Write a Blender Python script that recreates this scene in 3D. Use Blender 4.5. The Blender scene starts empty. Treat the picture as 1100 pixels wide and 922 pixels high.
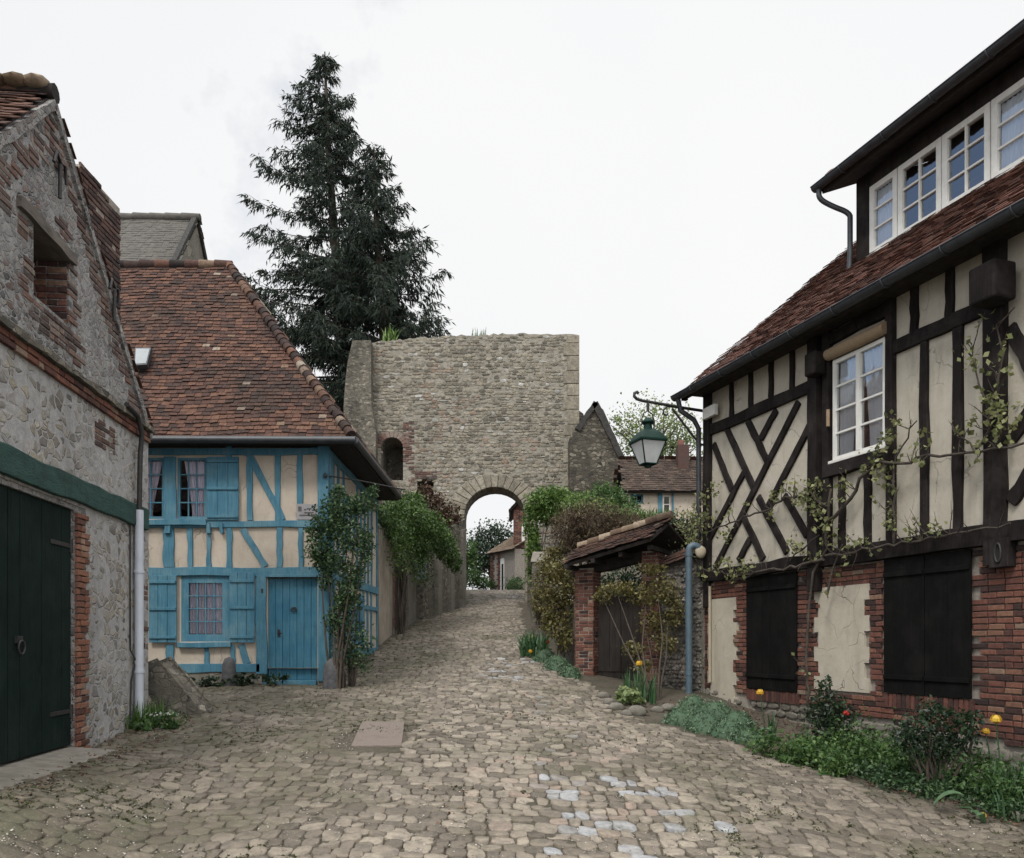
import bpy, math, random
import numpy as np
from mathutils import Vector, Matrix
from mathutils import noise as mnoise
from mathutils.geometry import tessellate_polygon

R = math.radians
rng = random.Random(7)
nr = np.random.default_rng(11)
SC = bpy.context.scene
COL = SC.collection

# ------------------------------------------------------------------ camera
F, CX, HY = 900.0, 550.0, 690.0          # focal length in photo pixels, principal column, eye-level row
cam = bpy.data.cameras.new('camera')
cam.sensor_width = 36.0
cam.lens = 36.0 * F / 1100.0
cam.shift_y = (HY - 461.0) / 1100.0
cam.clip_start, cam.clip_end = 0.1, 2000.0
camo = bpy.data.objects.new('camera', cam)
camo.rotation_euler = (R(90), 0, 0)
COL.objects.link(camo)
SC.camera = camo

# ------------------------------------------------------------------ sky, sun, exposure
SUN_EL, SUN_AZ = R(52), R(205)           # azimuth clockwise from +Y: behind the camera, a little left
SC.view_settings.view_transform = 'Standard'
SC.view_settings.look = 'None'
SC.view_settings.exposure = 0.55
SC.view_settings.gamma = 1.0
SC.view_settings.use_curve_mapping = False
w = bpy.data.worlds.new('World'); SC.world = w; w.use_nodes = True
nt = w.node_tree; nt.nodes.clear()
def wn(t): return nt.nodes.new(t)
sky = wn('ShaderNodeTexSky'); sky.sky_type = 'NISHITA'; sky.sun_disc = False
sky.sun_elevation = SUN_EL; sky.sun_rotation = SUN_AZ
tc = wn('ShaderNodeTexCoord')
no = wn('ShaderNodeTexNoise'); no.inputs['Scale'].default_value = 2.1; no.inputs['Detail'].default_value = 7; no.inputs['Roughness'].default_value = .62
nt.links.new(tc.outputs['Generated'], no.inputs['Vector'])
dot = wn('ShaderNodeVectorMath'); dot.operation = 'DOT_PRODUCT'; dot.inputs[1].default_value = (-.788, .354, .505)
nt.links.new(tc.outputs['Generated'], dot.inputs[0])
mr = wn('ShaderNodeMapRange'); mr.inputs['From Min'].default_value = .88; mr.inputs['From Max'].default_value = .97
mr.inputs['To Min'].default_value = 0; mr.inputs['To Max'].default_value = .55
nt.links.new(dot.outputs['Value'], mr.inputs['Value'])
add = wn('ShaderNodeMath'); add.operation = 'ADD'
nt.links.new(no.outputs['Fac'], add.inputs[0]); nt.links.new(mr.outputs[0], add.inputs[1])
rp = wn('ShaderNodeValToRGB'); rp.color_ramp.elements[0].position = .66; rp.color_ramp.elements[1].position = .92
rp.color_ramp.elements[0].color = (1, 1, 1, 1); rp.color_ramp.elements[1].color = (.06, .06, .06, 1)
nt.links.new(add.outputs[0], rp.inputs['Fac'])
no2 = wn('ShaderNodeTexNoise'); no2.inputs['Scale'].default_value = 1.3; no2.inputs['Detail'].default_value = 5
nt.links.new(tc.outputs['Generated'], no2.inputs['Vector'])
cr = wn('ShaderNodeValToRGB'); cr.color_ramp.elements[0].position = .3; cr.color_ramp.elements[1].position = .75
cr.color_ramp.elements[0].color = (5.95, 6.05, 6.2, 1); cr.color_ramp.elements[1].color = (6.6, 6.6, 6.6, 1)
nt.links.new(no2.outputs['Fac'], cr.inputs['Fac'])
sx = wn('ShaderNodeSeparateXYZ'); nt.links.new(tc.outputs['Generated'], sx.inputs[0])
def wrange(sock, a, b, c, d):
    m_ = wn('ShaderNodeMapRange'); m_.interpolation_type = 'SMOOTHSTEP'
    for k, v in (('From Min', a), ('From Max', b), ('To Min', c), ('To Max', d)): m_.inputs[k].default_value = v
    nt.links.new(sock, m_.inputs['Value']); return m_.outputs[0]
zen = wrange(sx.outputs['Z'], .60, .95, 1.0, 2.3); beh = wrange(sx.outputs['Y'], .35, -.7, 1.0, 1.7)
mm = wn('ShaderNodeMath'); mm.operation = 'MULTIPLY'; nt.links.new(zen, mm.inputs[0]); nt.links.new(beh, mm.inputs[1])
dome = wn('ShaderNodeVectorMath'); dome.operation = 'SCALE'; nt.links.new(cr.outputs['Color'], dome.inputs[0]); nt.links.new(mm.outputs[0], dome.inputs['Scale'])
mx = wn('ShaderNodeMixRGB')
nt.links.new(rp.outputs['Color'], mx.inputs['Fac']); nt.links.new(sky.outputs['Color'], mx.inputs['Color1']); nt.links.new(dome.outputs[0], mx.inputs['Color2'])
bg = wn('ShaderNodeBackground'); bg.inputs['Strength'].default_value = .1
nt.links.new(mx.outputs['Color'], bg.inputs['Color'])
wo = wn('ShaderNodeOutputWorld'); nt.links.new(bg.outputs[0], wo.inputs['Surface'])
sl = bpy.data.lights.new('sun', 'SUN'); sl.energy = 1.5; sl.angle = R(12); sl.color = (1, .96, .9)
so = bpy.data.objects.new('sun', sl); COL.objects.link(so)
sd = Vector((math.sin(SUN_AZ) * math.cos(SUN_EL), math.cos(SUN_AZ) * math.cos(SUN_EL), math.sin(SUN_EL)))
so.rotation_euler = sd.to_track_quat('Z', 'Y').to_euler(); so.location = sd * 80

# ------------------------------------------------------------------ materials
class G:
    def __init__(s, name):
        s.m = bpy.data.materials.new(name); s.m.use_nodes = True
        s.t = s.m.node_tree; s.t.nodes.clear()
    def n(s, typ, ins=None, **at):
        nd = s.t.nodes.new('ShaderNode' + typ)
        for k, v in at.items(): setattr(nd, k, v)
        for k, v in (ins or {}).items():
            if isinstance(v, bpy.types.NodeSocket): s.t.links.new(v, nd.inputs[k])
            elif v is not None: nd.inputs[k].default_value = v
        return nd
    def pos(s, sc=(1, 1, 1), warp=0, wscale=2.0):
        tc = s.n('TexCoord')
        mp = s.n('Mapping', {'Vector': tc.outputs['Object'], 'Scale': sc})
        o = mp.outputs[0]
        if warp:
            nz = s.n('TexNoise', {'Vector': o, 'Scale': wscale, 'Detail': 3.0})
            sb = s.n('VectorMath', {0: nz.outputs['Color'], 1: (.5, .5, .5)}, operation='SUBTRACT')
            ml = s.n('VectorMath', {0: sb.outputs[0], 1: (warp,) * 3}, operation='MULTIPLY')
            o = s.n('VectorMath', {0: o, 1: ml.outputs[0]}, operation='ADD').outputs[0]
        return o
    def noise(s, v, scale, detail=6.0, rough=.6, out='Fac'):
        return s.n('TexNoise', {'Vector': v, 'Scale': scale, 'Detail': detail, 'Roughness': rough}).outputs[out]
    def ramp(s, fac, stops, interp='LINEAR'):
        r = s.n('ValToRGB', {'Fac': fac}); c = r.color_ramp; c.interpolation = interp
        while len(c.elements) < len(stops): c.elements.new(.5)
        for e, (p, col) in zip(c.elements, stops):
            e.position = p; e.color = (*col, 1) if len(col) == 3 else col
        return r.outputs['Color']
    def rng(s, v, a, b, c=0.0, d=1.0):
        return s.n('MapRange', {'Value': v, 'From Min': a, 'From Max': b, 'To Min': c, 'To Max': d}).outputs[0]
    def mix(s, f, a, b, bt='MIX'):
        return s.n('MixRGB', {'Fac': f, 'Color1': a if isinstance(a, bpy.types.NodeSocket) else (*a, 1),
                              'Color2': b if isinstance(b, bpy.types.NodeSocket) else (*b, 1)}, blend_type=bt).outputs[0]
    def math(s, op, a, b): return s.n('Math', {0: a, 1: b}, operation=op).outputs[0]
    def attr(s, nm='rnd'): return s.n('Attribute', attribute_name=nm).outputs['Fac']
    def done(s, col, rough=.85, bump=None, bs=.5, bd=.02, spec=.3, metal=0.0):
        ins = {'Base Color': col if isinstance(col, bpy.types.NodeSocket) else (*col, 1), 'Roughness': rough,
               'Specular IOR Level': spec, 'Metallic': metal}
        if bump is not None:
            ins['Normal'] = s.n('Bump', {'Height': bump, 'Strength': bs, 'Distance': bd}).outputs[0]
        p = s.n('BsdfPrincipled', ins)
        s.n('OutputMaterial', {'Surface': p.outputs[0]})
        return s.m

def plain(name, a, b, scale=6, rough=.8, bs=.3, bd=.01, stretch=(1, 1, 1), spec=.3, stain=None, sfac=.5, sscale=.8, metal=0.0):
    g = G(name); v = g.pos(stretch)
    f = g.noise(v, scale)
    c = g.ramp(f, [(.3, a), (.7, b)])
    if stain:
        st = g.rng(g.noise(g.pos((1, 1, .35)), sscale, 7, .65), .5, .72, 0, sfac)
        c = g.mix(st, c, stain)
    return g.done(c, rough, g.noise(v, scale * 4, 5), bs, bd, spec, metal)

def rnd(name, stops, rough=.85, nscale=14, ndark=.45, bs=.5, bd=.01, moss=None, mfac=.6, mscale=1.2, spec=.25, interp='LINEAR', mstretch=(1, 1, 1)):
    """colour picked per face group by the 'rnd' attribute, plus grain and patches of growth"""
    g = G(name); v = g.pos()
    c = g.ramp(g.attr(), stops, interp)
    nz = g.noise(v, nscale)
    c = g.mix(1.0, c, g.ramp(nz, [(.25, (1 - ndark,) * 3), (.7, (1.1, 1.1, 1.1))]), 'MULTIPLY')
    if moss:
        mk = g.rng(g.noise(g.pos(mstretch), mscale, 8, .7), .5, .68, 0, mfac)
        c = g.mix(mk, c, moss)
    return g.done(c, rough, g.noise(v, nscale * 2.5, 6), bs, bd, spec)

def rubble(name, stops, mortar, scale=5, stretch=(1, 1, 1.5), mw=.08, cover=0.0, bs=.8, bd=.03, stain=(.05, .05, .045), sf=.6):
    g = G(name); v = g.pos(stretch, .35, 1.6)
    vo = g.n('TexVoronoi', {'Vector': v, 'Scale': scale, 'Randomness': .95})
    ve = g.n('TexVoronoi', {'Vector': v, 'Scale': scale, 'Randomness': .95}, feature='DISTANCE_TO_EDGE')
    sep = g.n('SeparateColor', {'Color': vo.outputs['Color']})
    st = g.ramp(sep.outputs[0], stops)
    fine = g.noise(g.pos(), 30, 6, .7)
    st = g.mix(1.0, st, g.ramp(fine, [(.3, (.6, .6, .6)), (.7, (1.15, 1.15, 1.15))]), 'MULTIPLY')
    e = g.math('ADD', ve.outputs['Distance'], g.rng(g.noise(v, 7, 4), .3, .7, -.05, .05))
    mk = g.rng(e, mw * .4, mw * 1.1)
    if cover:
        cv = g.rng(sep.outputs[1], cover - .02, cover + .02)   # some stones stay under the render
        cv2 = g.rng(g.noise(v, 1.3, 4), .35, .6, .25, 1)
        mk = g.math('MULTIPLY', mk, g.math('MULTIPLY', cv, cv2))
    mo = g.ramp(g.noise(g.pos(), 9, 7, .7), [(.3, tuple(x * .7 for x in mortar)), (.7, tuple(x * 1.15 for x in mortar))])
    c = g.mix(mk, mo, st)
    big = g.rng(g.noise(g.pos((1, 1, .3)), .9, 7, .65), .5, .74, 0, sf)
    c = g.mix(big, c, stain)
    h = g.math('ADD', g.math('MULTIPLY', mk, .7), g.math('MULTIPLY', fine, .45))
    return g.done(c, .92, h, bs, bd, .2)

def plaster(name, a, b, stain, crack=.5):
    g = G(name); v = g.pos()
    c = g.ramp(g.noise(v, 3.2, 8, .65), [(.3, a), (.7, b)])
    c = g.mix(g.rng(g.noise(g.pos((1, 1, .16)), 2.6, 7, .65), .52, .76, 0, .6), c, stain)      # rain runs
    c = g.mix(g.rng(g.noise(v, 1.1, 8, .7), .54, .70, 0, .45), c, tuple(x * 1.25 for x in stain))
    c = g.mix(g.rng(g.noise(v, 28, 4, .7), .58, .72, 0, .35), c, tuple(x * .8 for x in stain))
    ve = g.n('TexVoronoi', {'Vector': g.pos((1, 1, 1), .5, 2.2), 'Scale': 1.7}, feature='DISTANCE_TO_EDGE')
    ln = g.rng(ve.outputs['Distance'], .004, .011, 1, 0)
    ck = g.math('MULTIPLY', ln, g.rng(g.noise(v, 1.6, 3), .48, .6, 0, crack))
    c = g.mix(ck, c, tuple(x * .3 for x in stain))
    h_ = g.math('SUBTRACT', g.noise(v, 12, 8, .65), ck)
    return g.done(c, .93, h_, .55, .012, .15)
def paint(name, a, b, faded, bare, peel=.64, rough=.72, spec=.25):
    g = G(name); v = g.pos((1, 1, .28)); p = g.pos()
    c = g.ramp(g.noise(v, 8, 7, .6), [(.3, a), (.7, b)])
    c = g.mix(g.rng(g.noise(p, 2.2, 8, .7), .46, .68, 0, .75), c, faded)
    pk = g.rng(g.noise(v, 17, 9, .72), peel, peel + .035, 0, .85)
    pk = g.math('MULTIPLY', pk, g.rng(g.noise(p, 1.9, 5), .42, .62, .1, 1))
    c = g.mix(pk, c, bare)
    gr = g.noise(g.pos((1, 1, .06)), 40, 5, .6)
    c = g.mix(1.0, c, g.ramp(gr, [(.3, (.78, .78, .78)), (.6, (1.05, 1.05, 1.05))]), 'MULTIPLY')
    return g.done(c, rough, g.math('SUBTRACT', g.math('MULTIPLY', gr, .8), g.math('MULTIPLY', pk, .5)), .55, .01, spec)

def leafm(name, stops, trans=.3, rough=.5):
    g = G(name)
    c = g.ramp(g.attr(), stops)
    p = g.n('BsdfPrincipled', {'Base Color': c, 'Roughness': rough, 'Specular IOR Level': .35})
    t = g.n('BsdfTranslucent', {'Color': c})
    ms = g.n('MixShader', {0: trans, 1: p.outputs[0], 2: t.outputs[0]})
    g.n('OutputMaterial', {'Surface': ms.outputs[0]})
    return g.m

def glassm(name, base=.10):
    g = G(name)
    fr = g.n('Fresnel', {'IOR': 1.5})
    f = g.math('ADD', g.math('MULTIPLY', fr.outputs[0], .9), base)
    t = g.n('BsdfTransparent', {'Color': (.92, .94, .95, 1)})
    gl = g.n('BsdfGlossy', {'Roughness': .03, 'Color': (.95, .97, 1, 1)})
    nz = g.noise(g.pos(), 2.5, 2)
    b = g.n('Bump', {'Height': nz, 'Strength': .25, 'Distance': .02}); g.t.links.new(b.outputs[0], gl.inputs['Normal'])
    ms = g.n('MixShader', {0: f, 1: t.outputs[0], 2: gl.outputs[0]})
    g.n('OutputMaterial', {'Surface': ms.outputs[0]})
    return g.m

MT = {}
MT['soil'] = plain('soil', (.050, .042, .031), (.118, .100, .076), 16, .95, .9, .02, stain=(.032, .036, .017), sfac=.75, sscale=1.3)
def cobble_mat():
    g = G('cobble_stone'); v = g.pos()
    c = g.ramp(g.attr(), [(0, (.095, .081, .064)), (.25, (.150, .129, .103)), (.5, (.208, .181, .145)), (.75, (.265, .232, .188)), (.86, (.240, .188, .150)), (.93, (.205, .203, .198)), (.955, (.25, .25, .25)), (1, (.30, .312, .325))])
    nz = g.noise(v, 11, 8, .75)
    c = g.mix(1.0, c, g.ramp(nz, [(.3, (.45, .45, .46)), (.5, (1.0, .98, .96)), (.7, (1.35, 1.32, 1.26))]), 'MULTIPLY')
    sx_ = g.n('SeparateXYZ', {'Vector': v})
    west = g.rng(sx_.outputs[0], -1.0, -5.0, 0, .13)          # the side under the barn is damper
    mk = g.rng(g.math('ADD', g.noise(v, .7, 8, .7), west), .48, .64, 0, .62)      # earth and moss trodden into patches
    c = g.mix(mk, c, g.ramp(g.noise(v, 3.5, 5), [(.4, (.075, .062, .040)), (.62, (.050, .056, .024))]))
    sp = g.rng(g.noise(v, 70, 3, .8), .60, .68, 0, .55)
    c = g.mix(sp, c, (.36, .33, .28))
    dk = g.rng(g.noise(v, 38, 4, .8), .60, .70, 0, .6)
    c = g.mix(dk, c, (.06, .052, .042))
    return g.done(c, g.rng(nz, .3, .7, .55, .9), g.math('ADD', nz, g.math('MULTIPLY', g.noise(v, 45, 6, .7), .5)), .7, .018, .35)
MT['cobble'] = cobble_mat()
ROOFST = [(0, (.020, .016, .015)), (.25, (.042, .027, .023)), (.45, (.074, .040, .031)), (.66, (.112, .057, .040)), (.82, (.150, .080, .052)), (.92, (.17, .115, .080)), (1, (.29, .245, .20))]
MT['tile'] = rnd('old_clay_tile', ROOFST, .9, 22, .55, .6, .01, moss=(.026, .021, .018), mfac=.8, mscale=.75)
MT['tile2'] = rnd('dark_clay_tile', [(0, (.036, .020, .017)), (.4, (.088, .039, .029)), (.75, (.150, .064, .043)), (1, (.22, .12, .085))], .85, 22, .5, .6, .01, moss=(.03, .022, .016), mfac=.6, mscale=1.3)
MT['tile_brown'] = rnd('brown_clay_tile', [(0, (.026, .020, .017)), (.5, (.060, .042, .033)), (1, (.12, .085, .065))], .9, 20, .5, .6, .01, moss=(.05, .045, .03), mfac=.5, mscale=.8)
MT['mosstile'] = rnd('lichen_clay_tile', [(0, (.12, .08, .055)), (.5, (.22, .16, .11)), (1, (.34, .27, .20))], .9, 20, .5, .6, .01, moss=(.11, .09, .045), mfac=.7, mscale=2.2)
MT['brick'] = rnd('red_brick', [(0, (.04, .028, .026)), (.2, (.095, .045, .037)), (.5, (.155, .066, .050)), (.8, (.20, .088, .062)), (.93, (.22, .12, .08)), (1, (.25, .19, .145))], .9, 26, .5, .6, .008, moss=(.05, .03, .025), mfac=.55, mscale=1.6)
MT['brick_faded'] = rnd('lime_washed_brick', [(0, (.060, .045, .041)), (.4, (.125, .075, .062)), (.8, (.18, .105, .082)), (1, (.24, .20, .17))], .92, 24, .5, .7, .01, moss=(.19, .18, .165), mfac=.65, mscale=2.6)
MT['dark_coping'] = plain('dark_coping_stone', (.022, .022, .021), (.050, .048, .044), 9, .9, .6, .012)
MT['gable_rubble'] = rubble('gable_rubble_wall', [(0, (.04, .037, .032)), (.4, (.105, .092, .07)), (.75, (.17, .15, .115)), (1, (.28, .25, .20))], (.075, .068, .055), 5.5, (1, 1, 1.6), .08, .1, 1.0, .05, stain=(.032, .032, .026), sf=.6)
MT['brick_dark'] = rnd('sooty_brick', [(0, (.030, .024, .023)), (.4, (.075, .045, .040)), (.8, (.12, .066, .054)), (1, (.16, .12, .10))], .92, 26, .5, .7, .01, moss=(.05, .042, .038), mfac=.7, mscale=1.8)
MT['brick_or'] = rnd('orange_brick', [(0, (.09, .045, .036)), (.4, (.18, .080, .054)), (.8, (.25, .112, .070)), (1, (.30, .20, .145))], .9, 26, .45, .6, .008, moss=(.10, .085, .075), mfac=.4, mscale=2)
MT['mortar'] = plain('lime_mortar', (.20, .175, .15), (.33, .30, .26), 12, .95, .5, .01, stain=(.07, .06, .055))
MT['grey_rubble'] = rubble('grey_rubble_wall', [(0, (.06, .06, .062)), (.3, (.22, .215, .205)), (.55, (.34, .32, .29)), (.72, (.12, .115, .115)), (.86, (.20, .12, .09)), (1, (.48, .455, .42))], (.30, .293, .285), 12.0, (1, 1, 1.3), .12, .15, 1.0, .04, stain=(.085, .083, .082), sf=.45)
MT['render_rubble'] = rubble('rendered_rubble_wall', [(0, (.12, .11, .10)), (.3, (.27, .24, .19)), (.6, (.38, .34, .26)), (.8, (.16, .145, .13)), (1, (.48, .44, .36))], (.35, .343, .335), 8.0, (1, 1, 1.25), .12, .38, .9, .03, stain=(.14, .137, .135), sf=.45)
MT['gate_rubble'] = rubble('gate_mortar', [(0, (.13, .12, .10)), (.4, (.22, .20, .165)), (.7, (.29, .265, .215)), (1, (.34, .32, .27))], (.265, .245, .205), 6.5, (1, 1, 2.2), .06, .2, .8, .03, stain=(.085, .08, .068), sf=.65)
MT['gate_stone'] = rnd('gate_stone', [(0, (.12, .108, .088)), (.2, (.20, .18, .143)), (.5, (.268, .24, .187)), (.75, (.325, .297, .237)), (.86, (.26, .19, .14)), (.94, (.36, .345, .315)), (1, (.46, .45, .42))], .92, 9, .55, .8, .03, moss=(.070, .066, .055), mfac=.55, mscale=1.1, mstretch=(1, 1, .28))
MT['dark_rubble'] = rubble('dark_rubble_wall', [(0, (.06, .057, .05)), (.5, (.17, .155, .125)), (1, (.30, .27, .22))], (.135, .122, .10), 7, (1, 1, 1.6), .07, .2, .9, .04, stain=(.035, .035, .028), sf=.7)
MT['flint'] = rubble('flint_wall', [(0, (.045, .045, .048)), (.35, (.11, .105, .10)), (.6, (.26, .24, .21)), (.85, (.16, .13, .105)), (1, (.44, .42, .39))], (.17, .155, .135), 11, (1, 1, 1.2), .10, .12, .9, .025, stain=(.06, .055, .045), sf=.5)
MT['rock'] = rubble('field_stone', [(0, (.13, .115, .095)), (.5, (.20, .18, .15)), (1, (.28, .26, .22))], (.18, .165, .14), 2.5, (1, 1, 1), .05, .5, .9, .03, stain=(.055, .06, .035), sf=.7)
MT['cream'] = plaster('cream_plaster', (.385, .332, .270), (.455, .400, .332), (.215, .178, .142))
MT['cream2'] = plaster('ochre_plaster', (.39, .355, .29), (.47, .435, .365), (.20, .178, .145))
MT['buff'] = plaster('buff_panel_plaster', (.37, .335, .265), (.46, .42, .345), (.20, .178, .145), .7)
MT['greyplaster'] = plain('grey_old_plaster', (.20, .17, .135), (.33, .29, .235), 3, .95, .5, .015, stain=(.10, .085, .07), sfac=.8, sscale=1.4)
MT['blue'] = paint('blue_painted_timber', (.038, .130, .190), (.070, .185, .250), (.125, .225, .265), (.22, .235, .225))
MT['blue_door'] = paint('blue_door_paint', (.026, .115, .180), (.048, .165, .240), (.075, .185, .245), (.16, .20, .21), .67)
MT['timber'] = paint('tarred_timber', (.0085, .0068, .0066), (.022, .018, .0172), (.042, .036, .034), (.095, .087, .078), .65, .9, .12)
MT['black_paint'] = paint('black_shutter_paint', (.0030, .0028, .0027), (.0062, .0060, .0058), (.0125, .0118, .011), (.034, .031, .028), .67, .85, .12)
MT['green_paint'] = paint('dark_green_paint', (.0028, .0085, .0074), (.0065, .0165, .014), (.0125, .0225, .0195), (.04, .044, .04), .68, .8, .12)
MT['green_beam'] = plain('green_beam_paint', (.012, .040, .034), (.028, .072, .06), 10, .75, .8, .012, (.4, .4, 1.5), stain=(.010, .012, .011), sfac=.7, sscale=5)
MT['oldwood'] = plain('weathered_wood', (.06, .052, .045), (.15, .13, .11), 12, .9, .7, .01, (1, .3, 1))
MT['darkwood'] = plain('dark_old_wood', (.012, .010, .009), (.032, .026, .022), 10, .85, .5, .01, (1, 1, .25))
MT['white'] = plain('white_paint', (.60, .59, .55), (.70, .69, .65), 8, .55, .15, .004, stain=(.45, .42, .36), sfac=.3, sscale=5)
MT['zinc'] = plain('dark_zinc', (.018, .020, .024), (.040, .044, .050), 7, .5, .15, .004, spec=.5)
MT['pipe_white'] = plain('pale_pvc', (.42, .45, .50), (.50, .53, .58), 4, .45, .05, .002, spec=.5)
MT['pipe_blue'] = plain('blue_grey_pipe', (.055, .088, .115), (.085, .125, .155), 6, .5, .1, .003, spec=.45, stain=(.04, .055, .06), sfac=.5, sscale=3)
MT['pipe_cream'] = plain('cream_pipe', (.30, .26, .19), (.37, .32, .24), 6, .6, .1, .003)
MT['iron'] = plain('black_iron', (.010, .010, .011), (.028, .025, .023), 20, .6, .4, .004, spec=.5)
MT['lampgreen'] = plain('lamp_green_paint', (.003, .018, .013), (.006, .028, .020), 9, .55, .1, .003, spec=.2)
MT['lampglass'] = plain('frosted_lamp_glass', (.44, .46, .46), (.55, .57, .57), 5, .35, .05, .002, spec=.5)
MT['skyglass'] = plain('dull_roof_glass', (.20, .22, .23), (.27, .29, .30), 4, .4, .05, .002, spec=.4)
MT['glass'] = glassm('window_glass', .24)
MT['glass_blue'] = glassm('old_window_glass', .05)
MT['lace'] = plain('lilac_curtain', (.60, .53, .64), (.78, .72, .80), 9, .9, .3, .01, (3, 1, .2))
MT['lacew'] = plain('white_lace_curtain', (.72, .74, .77), (.82, .83, .85), 12, .9, .3, .01, (3, 1, .2))
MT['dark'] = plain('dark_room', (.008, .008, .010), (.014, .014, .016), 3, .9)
MT['straw'] = plain('straw_blind', (.23, .165, .105), (.33, .25, .165), 25, .9, .6, .01, (1, 1, 4))
MT['slate'] = plain('old_slate', (.060, .056, .050), (.105, .098, .086), 5, .85, .5, .02, (1, 1, 3), stain=(.045, .042, .034), sfac=.6, sscale=.6)
MT['plate'] = plain('brown_cover_plate', (.135, .108, .092), (.185, .152, .130), 30, .8, .5, .004, stain=(.10, .085, .07), sfac=.6, sscale=3)
MT['plaque'] = plain('grey_plaque', (.20, .19, .20), (.27, .26, .27), 6, .6, .1, .003, spec=.4)
MT['board'] = plain('blue_grey_board', (.22, .26, .30), (.30, .34, .38), 4, .5, .1, .003)
MT['conc'] = plain('worn_stone', (.16, .145, .12), (.25, .23, .195), 7, .9, .6, .015, stain=(.07, .075, .045), sfac=.6, sscale=1.5)
MT['granite'] = plain('dark_granite', (.045, .045, .048), (.10, .098, .10), 12, .85, .5, .01)
MT['bark'] = plain('bark', (.035, .028, .022), (.085, .068, .052), 10, .95, .9, .02, (1, 1, .3))
MT['vinebark'] = plain('vine_bark', (.035, .028, .023), (.085, .070, .058), 14, .95, .8, .008, (1, 1, .4))
MT['fir'] = leafm('fir_needles', [(0, (.006, .0115, .0085)), (.45, (.0115, .0215, .0145)), (.85, (.022, .036, .021)), (1, (.034, .038, .020))], .15, .8)
MT['leaf'] = leafm('rose_leaf', [(0, (0.0162, 0.0378, 0.0162)), (0.5, (0.0378, 0.0783, 0.0297)), (1, (0.0878, 0.1418, 0.054))], .25)
MT['leaf_dark'] = leafm('dark_leaf', [(0, (0.0104, 0.0234, 0.0143)), (0.6, (0.0234, 0.0468, 0.0221)), (1, (0.0468, 0.0728, 0.0312))], .2, .4)
MT['leaf_bright'] = leafm('bright_leaf', [(0, (0.042, 0.084, 0.0196)), (0.5, (0.098, 0.175, 0.0392)), (1, (0.182, 0.266, 0.07))], .35)
MT['leaf_mid'] = leafm('mid_leaf', [(0, (0.0261, 0.0609, 0.0174)), (0.5, (0.0609, 0.1232, 0.0348)), (1, (0.1232, 0.1958, 0.058))], .3)
MT['leaf_fresh'] = leafm('fresh_leaf', [(0, (.018, .040, .010)), (.45, (.045, .090, .020)), (.8, (.085, .145, .034)), (1, (.13, .20, .055))], .3)
MT['leaf_pale'] = leafm('pale_leaf', [(0, (0.091, 0.13, 0.0455)), (0.5, (0.169, 0.221, 0.0845)), (1, (0.286, 0.338, 0.156))], .35)
MT['leaf_yel'] = leafm('olive_leaf', [(0, (0.0743, 0.0648, 0.0243)), (0.5, (0.135, 0.1188, 0.0432)), (0.8, (0.1755, 0.1755, 0.0607)), (1, (0.2565, 0.2025, 0.081))], .3)
MT['leaf_vine'] = leafm('young_vine_leaf', [(0, (0.1013, 0.1148, 0.0432)), (0.5, (0.2025, 0.2228, 0.0918)), (1, (0.3645, 0.3645, 0.189))], .35)
MT['leaf_brown'] = leafm('dry_brown_leaf', [(0, (0.0375, 0.025, 0.0175)), (0.5, (0.0775, 0.0525, 0.0338)), (0.9, (0.125, 0.09, 0.055)), (1, (0.1625, 0.15, 0.0625))], .15, .8)
MT['leaf_red'] = leafm('bronze_leaf', [(0, (.035, .016, .012)), (.6, (.07, .032, .02)), (1, (.08, .075, .03))], .2)
MT['grey_green'] = leafm('grey_green_leaf', [(0, (.045, .085, .045)), (.5, (.10, .165, .095)), (1, (.20, .27, .17))], .2, .7)
MT['grass'] = leafm('grass_blade', [(0, (0.0325, 0.0715, 0.0182)), (0.5, (0.0715, 0.143, 0.0325)), (1, (0.13, 0.221, 0.052))], .35)
MT['blade'] = leafm('iris_blade', [(0, (0.0275, 0.0688, 0.0275)), (0.5, (0.05, 0.11, 0.0438)), (1, (0.0813, 0.1562, 0.0688))], .3)
MT['tulipleaf'] = leafm('tulip_leaf', [(0, (.08, .15, .075)), (1, (.13, .21, .11))], .3)
MT['yellow'] = leafm('yellow_petal', [(0, (.58, .33, .025)), (1, (.76, .54, .08))], .3)
MT['red'] = leafm('red_petal', [(0, (.35, .02, .015)), (1, (.5, .05, .03))], .3)
MT['whitep'] = leafm('white_petal', [(0, (.6, .6, .58)), (1, (.75, .75, .72))], .3)
MT['weed'] = leafm('moss_weed', [(0, (.022, .028, .010)), (.6, (.045, .052, .018)), (1, (.075, .085, .026))], .2, .8)
MT['grit'] = leafm('pale_grit', [(0, (.12, .10, .08)), (.6, (.28, .25, .21)), (1, (.50, .48, .44))], .02, .9)
MT['litter'] = leafm('dry_leaf_litter', [(0, (.05, .026, .018)), (.6, (.11, .055, .034)), (1, (.17, .11, .07))], .1, .9)

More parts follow.
